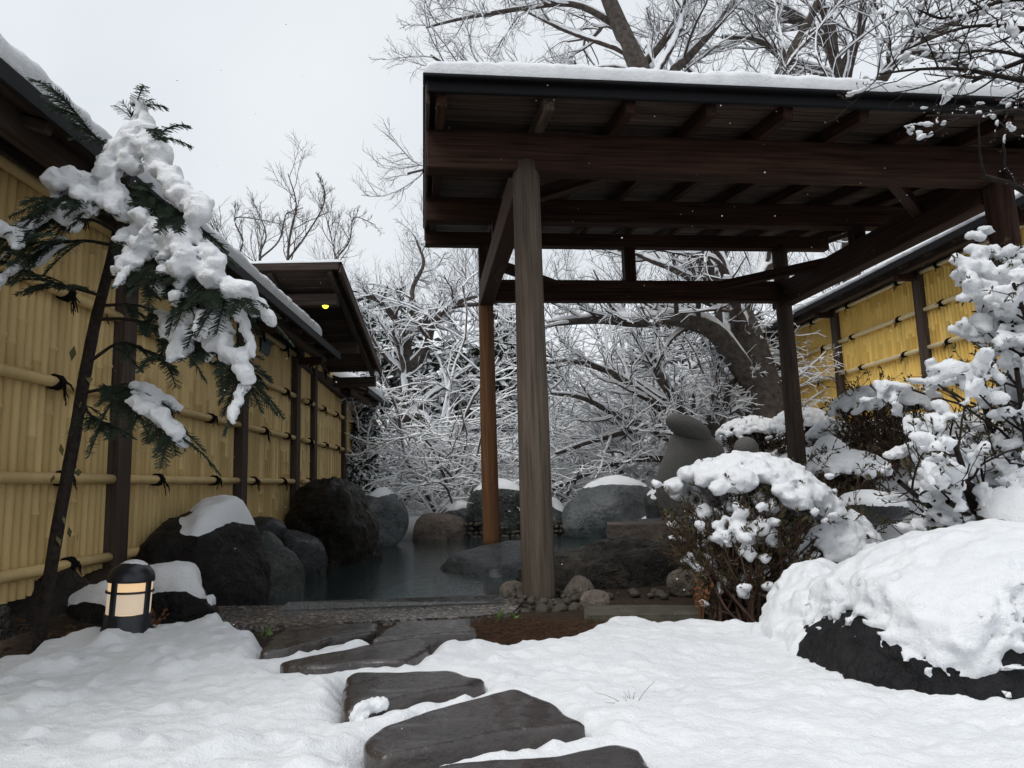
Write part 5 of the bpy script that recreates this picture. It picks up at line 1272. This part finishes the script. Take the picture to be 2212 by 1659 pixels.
load([(290, 480), (330, 500), (300, 530)], (2.6, 2.55), 0.035, 7)
load([(430, 600), (470, 625), (510, 640), (530, 650)], (2.55, 2.5), 0.034, 12)
load([(440, 545), (470, 580), (450, 610)], (2.55, 2.5), 0.03, 8)
load([(380, 715), (430, 745), (480, 765), (515, 790), (528, 830)], (2.62, 2.55), 0.026, 14)
load([(380, 655), (400, 680), (415, 695)], (2.65, 2.6), 0.026, 7)
load([(290, 880), (320, 900), (350, 920), (380, 960)], (2.7, 2.62), 0.026, 11)
load([(160, 500), (140, 470), (190, 460)], (2.62, 2.6), 0.028, 7)
v, q = blobs(SC_, SR, res=0.0085, zs=0.8, k=0.011, amp=0.34, nsc=22, seed=4); tag(mk('snow_load', v, q, None, SNOW, con), kind='stuff')
# a few dead vine leaves on the trunk
VL = m_plain('dry_vine_leaf', (0.12, 0.11, 0.04), 0.7)
for _ in range(14):
    V, Q = leaf_quads(rng, tr[rng.randint(8, 26, 1)] + rng.normal(0, 0.03, (1, 3)), np.array([[rng.normal(0, 0.4), rng.normal(0, 0.4), -1.0]]), rng.uniform(0.04, 0.07), 0.016); mk('vine_leaf', V, Q, None, VL, con, smooth=False)

# ------------------------------------------------------------------ shrubs
def shrub(name, label, stems, spec, seed, snow_c, snow_r, twigm, leafm=None, leaf_l=0.02, res=0.011, amp=0.3, leaf_n=2, cat='shrub', trop=(0, 0, 0.03), k=0.010, zs=0.75, nsc=22, twig_snow=True, keepf=None, sides=(6, 4, 3, 3), minz=None):
    rng = np.random.RandomState(seed); base = stems[0][0][0, 0]; root = thing(name, label, cat, tuple(base))
    A = Acc(); S = Acc(); cur = stems; ends = None; last = None
    for P, r in stems: A.add(*tubes(P, r, sides[0]))
    for d_, (per, t0, lr, ang, rr, wig, npt, minr) in enumerate(spec):
        nxt = []
        for P, r in cur:
            St, D, L, rad = sprout(rng, P, r, per, t0, 1.0, ang, lr, rr, up=0.2)
            P2, r2 = grow(rng, St, D, L, np.maximum(rad, minr), npt, wig, trop, 0.5); nxt.append((P2, r2))
            A.add(*tubes(P2, r2, sides[min(d_ + 1, 3)]))
        cur = nxt
    v, q, t = A.get(); mk('stems', v, q, t, twigm, root)
    P = np.concatenate([p for p, _ in cur])
    if leafm is not None:
        E = np.repeat(P[:, -1], leaf_n, 0); T = np.repeat(nrm(P[:, -1] - P[:, -2]), leaf_n, 0)
        V, Q = leaf_quads(rng, E - T * rng.uniform(0, leaf_l, (len(E), 1)), T + rng.normal(0, 0.55, E.shape), rng.uniform(0.6, 1.2, len(E)) * leaf_l, leaf_l * 0.17)
        tag(mk('leaves', V, Q, None, leafm, root, smooth=False), kind='stuff')
    if callable(snow_c): C, R = snow_c(rng, P)
    else: C, R = snow_c, snow_r
    v, q = blobs(C, R, res=res, zs=zs, k=k, amp=amp, nsc=nsc, seed=seed); tag(mk('snow_load', v, q, None, SNOW, root), kind='stuff')
    return root
def chain(r_, P, sel, r0, r1, part=(0.4, 1.0)):
    """snow lying along chosen twigs"""
    C, R = [], []
    for p in P[sel]:
        n = len(p); d = smooth_line(p, 3 * n); m = len(d); a = r_.randint(0, max(1, int(m * (1 - r_.uniform(*part))) + 1)); b = min(m, a + max(3, int(m * r_.uniform(*part))))
        seg = d[a:b]; rr = r_.uniform(r0, r1) * (0.65 + 0.35 * np.sin(np.linspace(0.3, 2.84, len(seg)))) * r_.uniform(0.75, 1.2, len(seg))
        C.append(seg + np.stack([r_.normal(0, 0.004, len(seg)), r_.normal(0, 0.004, len(seg)), rr * 0.6], 1)); R.append(rr)
    return np.concatenate(C), np.concatenate(R)
def stem_set(rng, base, n, spread, tips, r0, npts=9):
    """n stems from base area to tips (n,3)"""
    out = []
    for i in range(n):
        b = np.array(base) + np.array([rng.normal(0, spread), rng.normal(0, spread), 0]); tp = tips[i]
        m = (b + tp) / 2 + np.array([(b - tp)[0] * 0.12, (b - tp)[1] * 0.12, -0.06]) + rng.normal(0, 0.02, 3)
        P = smooth_line([b, m, tp], npts)[None]; out.append((P, np.linspace(r0, r0 * 0.45, npts)[None]))
    return out
rng = np.random.RandomState(31)
# round azalea in front of the pavilion
BC = np.array([1.13, 3.62, 0.36]); BRd = np.array([0.46, 0.40, 0.40])
dirs = nrm(np.column_stack([rng.normal(0.1, 0.8, 60), rng.normal(-0.15, 0.8, 60), np.abs(rng.normal(0.35, 0.6, 60)) - 0.15]))
tips = BC + dirs * BRd * 0.80
extra_tips = np.array([1.50, 3.72, 0.30]) + nrm(rng.normal(size=(16, 3)) + np.array([0.5, -0.2, 0.4])) * np.array([0.28, 0.28, 0.22])
tips = np.concatenate([tips, extra_tips])
stems = stem_set(rng, (1.08, 3.50, 0.0), len(tips), 0.08, tips, 0.009)
def az_snow(r_, P):
    C, R = [], []
    n = 1500; d = nrm(np.column_stack([r_.normal(0.15, 0.8, n), r_.normal(0, 0.8, n), np.abs(r_.normal(0.7, 0.5, n))]))
    c = BC + d * BRd * r_.uniform(0.93, 1.05, (n, 1)); keep = (d[:, 2] + 0.5 * fbm(c * 6, 3, 2) > 0.60 - 0.35 * d[:, 0]); C.append(c[keep]); R.append(r_.uniform(0.018, 0.045, keep.sum()))
    n = 500; d = nrm(np.column_stack([r_.normal(0.4, 0.7, n), r_.normal(-0.1, 0.8, n), np.abs(r_.normal(0.7, 0.5, n))])); keep = d[:, 2] + 0.4 * fbm(d * 3, 2, 6) > 0.2
    C.append((np.array([1.50, 3.74, 0.24]) + d * np.array([0.32, 0.34, 0.28]))[keep]); R.append(r_.uniform(0.02, 0.045, keep.sum()))
    E = P[:, -2]; o_ = fbm(E * 6, 2, 5) + 0.3 * (E[:, 2] - 0.35); sel = (o_ > 0.17) & (r_.uniform(size=len(E)) < 0.40) & (E[:, 2] > 0.10)
    a, b = chain(r_, P, sel, 0.007, 0.015); C.append(a); R.append(b)
    return np.concatenate(C), np.concatenate(R)
shrub('azalea_bush', 'round brown-twigged azalea bush capped with snow in front of the pavilion', stems,
      [(6, 0.35, (0.25, 0.5), (20, 55), 0.6, 0.10, 6, 0.0024), (6, 0.3, (0.35, 0.6), (20, 55), 0.7, 0.14, 5, 0.0017)], 33, az_snow, None, TWIG_RED, LEAF_BROWN, 0.024, res=0.0105, amp=0.30, nsc=26, leaf_n=5, trop=(0, 0, 0.05), k=0.007)

# spreading shrub on the right with fat snow pads
rs_ = np.random.RandomState(41)
def pads(frac, r0, r1, seed=0):
    def f(r_, P):
        o_ = fbm(P[:, 2] * 3.0, 2, seed); sel = r_.uniform(size=len(P)) < frac * (1 + 1.6 * np.clip(o_, -0.6, 1))
        return chain(r_, P, sel, r0, r1)
    return f
t1 = np.array(L3([(1880, 1040), (1930, 960), (1990, 900), (2050, 830), (2110, 760), (2170, 720), (1960, 1080), (2060, 980), (2150, 1000), (2190, 900), (2230, 800), (2260, 1000), (2090, 1110), (2000, 1020), (2120, 880), (2230, 1100), (2300, 900), (2020, 1130)], 3.0))
t1[:, 1] += rs_.uniform(-0.45, 0.45, len(t1))
stems = stem_set(rs_, (2.30, 3.25, 0.25), len(t1), 0.07, t1, 0.022, 12)
shrub('snowy_shrub', 'wide leafless shrub on the right bank, heaped with fat pads of snow', stems,
      [(9, 0.35, (0.25, 0.5), (25, 65), 0.5, 0.15, 7, 0.0035), (5, 0.2, (0.35, 0.6), (25, 60), 0.6, 0.17, 5, 0.002)], 43, pads(0.60, 0.008, 0.017, seed=3), None, DARKBARK, LEAF_BROWN, 0.026, res=0.011, amp=0.38, nsc=28, leaf_n=5, trop=(0, 0, 0.03), k=0.008)
t2 = np.array(L3([(2120, 640), (2140, 570), (2190, 520), (2230, 560), (2160, 620), (2220, 640), (2250, 520), (2130, 600)], 2.75)); t2[:, 1] += rs_.uniform(-0.2, 0.2, len(t2))
stems = stem_set(rs_, at_y(2235, 760, 2.8), len(t2), 0.02, t2, 0.014, 8)
stems.insert(0, (smooth_line([np.array([2.15, 2.95, 0.15]), at_y(2260, 980, 2.9), at_y(2235, 760, 2.8)], 10)[None], np.linspace(0.03, 0.018, 10)[None]))
shrub('snowy_shrub', 'tall clipped shrub top at the right picture edge, a round ball of snow', stems,
      [(8, 0.4, (0.3, 0.55), (25, 65), 0.5, 0.15, 6, 0.003), (4, 0.2, (0.35, 0.6), (25, 60), 0.6, 0.17, 4, 0.002)], 47, pads(0.80, 0.009, 0.018, seed=5), None, DARKBARK, LEAF_BROWN, 0.024, res=0.009, amp=0.38, nsc=28, trop=(0, 0, 0.03), k=0.008, leaf_n=5)

# clipped hedges on the bank
def dome_snow(c, rd, n, thr, r0, r1):
    def f(r_, P):
        d = nrm(r_.normal(size=(n, 3)) + np.array([0, 0, 0.5])); kp = d[:, 2] + 0.7 * fbm(d * 4.5, 3, n * 0.01 + c[0]) > thr
        cc = np.array(c) + d * np.array(rd); return cc[kp], r_.uniform(r0, r1, kp.sum())
    return f
def hedge(name, label, c, rd, seed, n=70, thr=0.30, r0=0.018, r1=0.042):
    r_ = np.random.RandomState(seed); d = nrm(r_.normal(size=(n, 3)) + np.array([0, 0, 0.35])); tips = np.array(c) + d * np.array(rd) * 0.85
    st_ = stem_set(r_, (c[0], c[1], zg1(c[0], c[1])), n, rd[0] * 0.3, tips, 0.010, 6)
    return shrub(name, label, st_, [(5, 0.3, (0.25, 0.5), (20, 60), 0.6, 0.12, 4, 0.004), (4, 0.3, (0.35, 0.6), (20, 60), 0.7, 0.15, 4, 0.0035)], seed + 1, dome_snow(c, rd, 1100, thr, r0, r1), None, TWIG_RED, LEAF_BROWN, 0.035, res=0.016, amp=0.4, nsc=18, k=0.010, leaf_n=4)
def hc(u, v, Y): return at_y(u, v, Y)
hedge('clipped_hedge', 'rounded snow-covered hedge below the yellow fence, right of the pavilion', hc(1900, 900, 6.6), (0.42, 0.40, 0.27), 51, 60)
hedge('clipped_hedge', 'dark red-twigged hedge behind the far right pavilion post', hc(1735, 945, 8.8), (0.42, 0.38, 0.34), 53, 60)
hedge('clipped_hedge', 'snowy low hedge between statue and far right pavilion post', hc(1625, 955, 9.6), (0.48, 0.38, 0.32), 55, 60)
hedge('clipped_hedge', 'small snowy shrub between the two clipped hedges', hc(1800, 955, 7.6), (0.24, 0.24, 0.20), 57, 36)
hedge('clipped_hedge', 'small sparse snowy shrub above the leaning bank rock', hc(1830, 1030, 5.2), (0.26, 0.24, 0.16), 59, 40)
for i, (lab, u, v, Y, rd, mt) in enumerate([
    ('upright grey bank rock with snow on its shoulder below the hedge', 1800, 1015, 5.9, (0.20, 0.22, 0.24), ROCK_GREEN),
    ('small dark snow-topped rock right of the upright bank rock', 1845, 1030, 5.7, (0.17, 0.2, 0.17), ROCK_BLACK),
    ('long dark rock lying in the bank snow behind the azalea', 1885, 1100, 4.6, (0.22, 0.2, 0.10), ROCK_DOME),
    ('dark rock at the right edge under the snowy shrub', 2195, 1160, 2.75, (0.16, 0.2, 0.14), ROCK_BROWN)]):
    rock('boulder', lab, tuple(at_y(u, v, Y)), rd, 90 + i, mt, 'rock', snow=dict(thick=0.05, thr=0.6, soft=0.25, seed=i + 20, na=0.35), sub=4, na=0.1)

# near branches reaching in from the upper right
nb_ = [L3([(2500, 250), (2380, 200), (2212, 175), (2080, 150), (1980, 150), (1900, 160)], (3.0, 2.7)), L3([(2480, 150), (2350, 90), (2200, 60), (2080, 60), (1950, 110)], (3.1, 2.8)),
       L3([(2500, 60), (2330, 10), (2180, 0), (2050, 40), (1980, 20)], (3.2, 2.9)), L3([(2470, 330), (2330, 290), (2212, 240), (2110, 250), (2000, 250)], (2.9, 2.6)), L3([(2480, -60), (2330, -70), (2200, -30), (2100, 10)], (3.2, 3.0)), L3([(2480, 200), (2350, 140), (2250, 130), (2150, 110), (2060, 115)], (3.0, 2.75))]
tb_ = smooth_line([np.array([2.95, 3.1, 0.1]), np.array([3.0, 3.1, 1.2]), np.array([2.85, 3.1, 2.2]), np.array([2.95, 3.15, 3.0])], 14)
stems = [(tb_[None], np.linspace(0.07, 0.035, 14)[None])]
for b_ in nb_:
    b_ = np.array(b_); k_ = int(np.argmin(np.abs(tb_[:, 2] - b_[0][2]))); stems.append((smooth_line(np.concatenate([[tb_[k_]], b_]), 20)[None], np.linspace(0.018, 0.004, 20)[None]))
def near_pads(r_, P):
    lv = np.concatenate([s[0][0][4:] for s in stems[1:]]); lv = lv[r_.uniform(size=len(lv)) < 0.8]
    c2, r2 = chain(r_, P, r_.uniform(size=len(P)) < 0.55, 0.003, 0.0075)
    return np.concatenate([lv + np.array([0, 0, 0.012]), c2]), np.concatenate([r_.uniform(0.006, 0.012, len(lv)), r2])
rootn = shrub('overhanging_tree', 'near tree whose budded branches with snow pads reach in at the upper right', stems,
      [(11, 0.3, (0.14, 0.30), (30, 70), 0.5, 0.15, 7, 0.0028), (5, 0.25, (0.3, 0.6), (30, 60), 0.6, 0.2, 5, 0.0018)], 71, near_pads, None, DARKBARK, m_plain('dark_red_bud', (0.05, 0.02, 0.016), 0.7), 0.020, res=0.0075, amp=0.16, cat='tree', trop=(0, 0, 0.02), k=0.004, leaf_n=2)

# ------------------------------------------------------------------ the big snow-covered rock in the right foreground
FC, FR = np.array((1.80, 2.43, 0.00)), np.array((0.88, 0.60, 0.43)); FK = dict(planes=6, na=0.07, extra=[(0, -0.75, 0.15, 0.82), (0, 0, 1, 0.92)])
V, T = rock_verts(FC, FR, 101, sub=6, **FK)
fr = thing('boulder', 'large black boulder under a deep ragged snow blanket in the right foreground', 'boulder', (1.72, 2.55, 0))
mk('stone', V, None, T, m_rock('near_black_rock', (0.004, 0.004, 0.005), (0.009, 0.009, 0.010), (0.020, 0.019, 0.020), 0.65, spec=0.2), fr)
res = 0.012; lo = FC - FR * 1.08 - 0.12; lo[2] = -0.02; hi = FC + FR * 1.08 + 0.14; n3 = np.ceil((hi - lo) / res).astype(int)
gi = np.stack(np.meshgrid(*[np.arange(n) for n in n3], indexing='ij'), -1).reshape(-1, 3); gp = gi * res + lo; e = (gp - FC) / FR; el = np.linalg.norm(e, axis=1)
F = np.full(len(gp), 1.0); bnd = (el > 0.55) & (el < 1.35); p_ = gp[bnd]; D_ = e[bnd] / el[bnd][:, None]
dr = (el[bnd] - rock_R(D_, 101, **FK)) * np.linalg.norm(D_ * FR, axis=1)
zl_ = 0.265 + 0.05 * fbm(p_ * np.array([3.5, 3.5, 0]), 2, 3) - 0.13 * np.exp(-((p_[:, 0] - 1.22) / 0.12) ** 2) - 0.10 * sstep(2.35, 2.7, p_[:, 1]) - 0.06 * sstep(0.95, 0.85, p_[:, 0])
cv = (p_[:, 2] - zl_) / 0.10 + 0.55 * fbm(p_ * 11, 3, 5) + 0.5 * fbm(p_ * 30, 3, 6)
cv = np.where(p_[:, 2] < zl_ , cv * 0.55 + 0.65 * np.clip(fbm(p_ * 26, 3, 8) - 0.12, 0, 1) * np.exp(-((p_[:, 0] - 1.30) / 0.42) ** 2) * 2.6, cv)
tk = 0.075 * sstep(-0.1, 1.6, cv) + 0.018 * sstep(-0.12, 0.1, cv) - 0.02 * sstep(0.0, -0.2, cv)
tk = tk * (1 + 0.25 * fbm(p_ * 5, 2, 4)) + 0.013 * fbm(p_ * 13, 3, 12) + 0.009 * fbm(p_ * 32, 2, 13)
F[bnd] = np.maximum(dr - tk, -dr - 0.05); F = np.where(el <= 0.55, 1.0, F).reshape(n3)
v, q = surf_nets(F, lo, res); v_n = vnormals(v, q)
tag(mk('snow_blanket', v, q, None, SNOW, fr), kind='stuff')
# snow drift piled against its left side
v, q = blobs([(1.06, 2.62, 0.05), (1.10, 2.8, 0.10), (1.15, 2.98, 0.14), (1.03, 2.75, 0.01), (1.18, 2.75, 0.19), (1.22, 2.98, 0.22), (1.10, 2.55, 0.12), (1.00, 2.55, -0.01), (1.02, 2.92, 0.02)],
             [0.11, 0.12, 0.14, 0.10, 0.12, 0.13, 0.08, 0.09, 0.11], res=0.013, zs=0.9, k=0.03, amp=0.6, nsc=12, seed=15); mk('snow_drift', v, q, None, SNOW, fr)

# ------------------------------------------------------------------ litter, sprigs, flakes
rng = np.random.RandomState(61)
lp_ = gpoly([(1030, 1338), (1110, 1335), (1240, 1345), (1310, 1330), (1300, 1360), (1180, 1392), (1040, 1392)], 0.02)
n = 2600; B = np.column_stack([rng.uniform(lp_[:, 0].min(), lp_[:, 0].max() + 0.05, n), rng.uniform(lp_[:, 1].min(), lp_[:, 1].max(), n), rng.uniform(0.005, 0.035, n)])
B = B[poly_sd(B[:, :2], lp_) > -0.02]; n = len(B); an = rng.uniform(0, 6.3, n); L = rng.uniform(0.02, 0.07, n)
d = np.column_stack([np.cos(an), np.sin(an), rng.normal(0.05, 0.2, n)]); P = B[:, None, :] + d[:, None, :] * (np.linspace(-0.5, 0.5, 3)[None, :, None] * L[:, None, None]); P[:, 1, 2] += 0.006
V, Q, _ = tubes(P, 0.0009, 3); o = mk('needle_litter', V, Q, None, m_plain('rusty_dry_needles', (0.075, 0.042, 0.026), 0.9, 0.1, var=0.6, sc=60)); tag(o, 'rusty brown fallen needles in front of the post footing', 'litter', kind='stuff')
n = 1500; lp_ = gpoly([(-120, 1300), (60, 1260), (150, 1340), (230, 1365), (100, 1400), (0, 1440), (-150, 1480)], 0.05)
B = np.column_stack([rng.uniform(lp_[:, 0].min(), lp_[:, 0].max(), n), rng.uniform(lp_[:, 1].min(), lp_[:, 1].max(), n), np.zeros(n)]); B = B[poly_sd(B[:, :2], lp_) > -0.05]; n = len(B)
B[:, 2] = zground(B[:, 0], B[:, 1]) + rng.uniform(0.0, 0.04, n); an = rng.uniform(0, 6.3, n); L = rng.uniform(0.03, 0.12, n)
d = np.column_stack([np.cos(an), np.sin(an), rng.normal(0.25, 0.3, n)]); P = B[:, None, :] + d[:, None, :] * (np.linspace(-0.2, 0.8, 3)[None, :, None] * L[:, None, None]); P[:, 1, 2] += 0.01
A = Acc(); A.add(*tubes(P, 0.0012, 3)); nl = 260; lb = B[rng.randint(0, n, nl)] + np.array([0, 0, 0.02]); V, Q = leaf_quads(rng, lb, rng.normal(size=(nl, 3)) * np.array([1, 1, 0.3]), rng.uniform(0.03, 0.06, nl), 0.013); A.add(V, Q)
v, q, t = A.get(); o = mk('leaf_litter', v, q, t, m_plain('dead_leaf_and_twig', (0.07, 0.045, 0.025), 0.9, 0.1, var=0.7, sc=40), smooth=False); tag(o, 'dead twigs and leaves under the conifer in the left corner', 'litter', kind='stuff')
DRY = m_plain('dry_grass', (0.17, 0.11, 0.06), 0.8, 0.2)
for lab, (u, v_), nbl, L in (('dry curled grass tuft sticking out of the snow, right of the path', (1365, 1525), 9, 0.09), ('single dry grass blade in the snow near the largest stepping stone', (1180, 1500), 2, 0.06), ('tiny bent grass sprig in the snow below the needle litter', (1052, 1452), 3, 0.05)):
    g0 = at_z(u, v_, 0.07); A = Acc()
    for i in range(nbl):
        an = rng.uniform(0, 6.3); s = np.linspace(0, 1, 7)[:, None]; dd = np.array([math.cos(an), math.sin(an), 0]) * rng.uniform(0.2, 1.0); P = g0 + (dd * s ** 1.5 + np.array([0, 0, 1.0]) * (s - 0.5 * s ** 2 * rng.uniform(0.4, 1.4))) * L * rng.uniform(0.6, 1.2) - np.array([0, 0, 0.03])
        A.add(*tubes(P, np.linspace(0.0012, 0.0005, 7), 3))
    vv, qq, t = A.get(); o = mk('grass_tuft', vv, qq, t, DRY); tag(o, lab, 'grass')
o_ = at_z(850, 1533, 0.085); v, q = blobs([o_ + np.array([0.0, 0, 0.0]), o_ + np.array([0.03, 0.02, 0]), o_ + np.array([-0.01, -0.025, -0.015]), o_ + np.array([-0.02, -0.04, -0.04])], [0.022, 0.018, 0.02, 0.018], res=0.005, zs=0.8, k=0.008, amp=0.2, nsc=40)
v, q = blobs([at_z(785, 1530, 0.085) + np.array(d_) for d_ in ((0, 0, 0), (0.03, 0.02, 0), (-0.012, -0.02, -0.02), (0.05, 0.03, 0.0), (-0.01, -0.03, -0.045))], [0.022, 0.02, 0.02, 0.014, 0.018], res=0.005, zs=0.8, k=0.008, amp=0.25, nsc=40)
tag(mk('snow_tuft', v, q, None, SNOW), 'small tuft of snow on the corner of the angular stepping stone', 'snow')
D, T = ico(1); A = Acc()
for i in range(420):
    y = rng.uniform(1.2, 9); p = np.array([rng.uniform(-0.8, 0.8) * y, y, rng.uniform(0.1, 1.0 + 0.5 * y)]); A.add(p + D * np.array([1, 1, 0.8]) * rng.uniform(0.0010, 0.0024), None, T)
v, q, t = A.get(); o = mk('falling_snow', v, q, t, SNOW); tag(o, 'scattered snowflakes drifting down through the air', 'snowflakes', kind='stuff')

# small plants at the snow edge
def sprig(name, label, base, n, L, W, mat, seed, up=1.0, spread=0.6):
    r_ = np.random.RandomState(seed); base = np.array(base); A = Acc(); root = thing(name, label, 'plant', tuple(base))
    for i in range(n):
        d = nrm(np.array([r_.normal(0, spread), r_.normal(0, spread), up])); s_ = np.linspace(0, 1, 6)[:, None]; ln = L * r_.uniform(0.6, 1.1)
        P = base + d * ln * s_ + np.array([0, 0, -0.25 * ln]) * s_ ** 2; A.add(*tubes(P, np.linspace(0.0016, 0.0007, 6), 4))
        k = 7 if W < 0.008 else 2; t_ = r_.uniform(0.35, 1, k); B = base + d * ln * t_[:, None] + np.array([0, 0, -0.25 * ln]) * t_[:, None] ** 2
        V, Q = leaf_quads(r_, B, nrm(d + r_.normal(0, 0.7, (k, 3))), W * 3.2, W); A.add(V, Q)
    v, q, t = A.get(); tag(mk('stems_and_leaves', v, q, t, mat, root, smooth=False), kind='stuff'); return root
FERN = m_plain('rusty_dry_fern', (0.16, 0.07, 0.03), 0.8, 0.1); GREEN = m_plain('fresh_green_leaf', (0.10, 0.16, 0.05), 0.55, 0.3)
sprig('dry_fern', 'rusty dry fern standing right beside the garden lamp', at_z(330, 1362, 0.05), 7, 0.15, 0.006, FERN, 3, 1.0, 0.35)
sprig('dry_fern', 'tall rusty dry fern under the left side of the azalea', at_z(1515, 1345, 0.04), 9, 0.24, 0.007, FERN, 4, 1.0, 0.3)
sprig('green_sprout', 'small green sprout at the edge of the apron, left of the stepping stones', at_z(572, 1382, 0.03), 3, 0.07, 0.009, GREEN, 5)
sprig('green_sprout', 'little green weed in the needle litter by the stepping stone', at_z(1075, 1345, 0.02), 6, 0.06, 0.009, GREEN, 6)
sprig('green_sprout', 'yellow-green leaf in the needle litter just left of the cobble footing', at_z(1110, 1340, 0.02), 3, 0.05, 0.010, GREEN, 8)
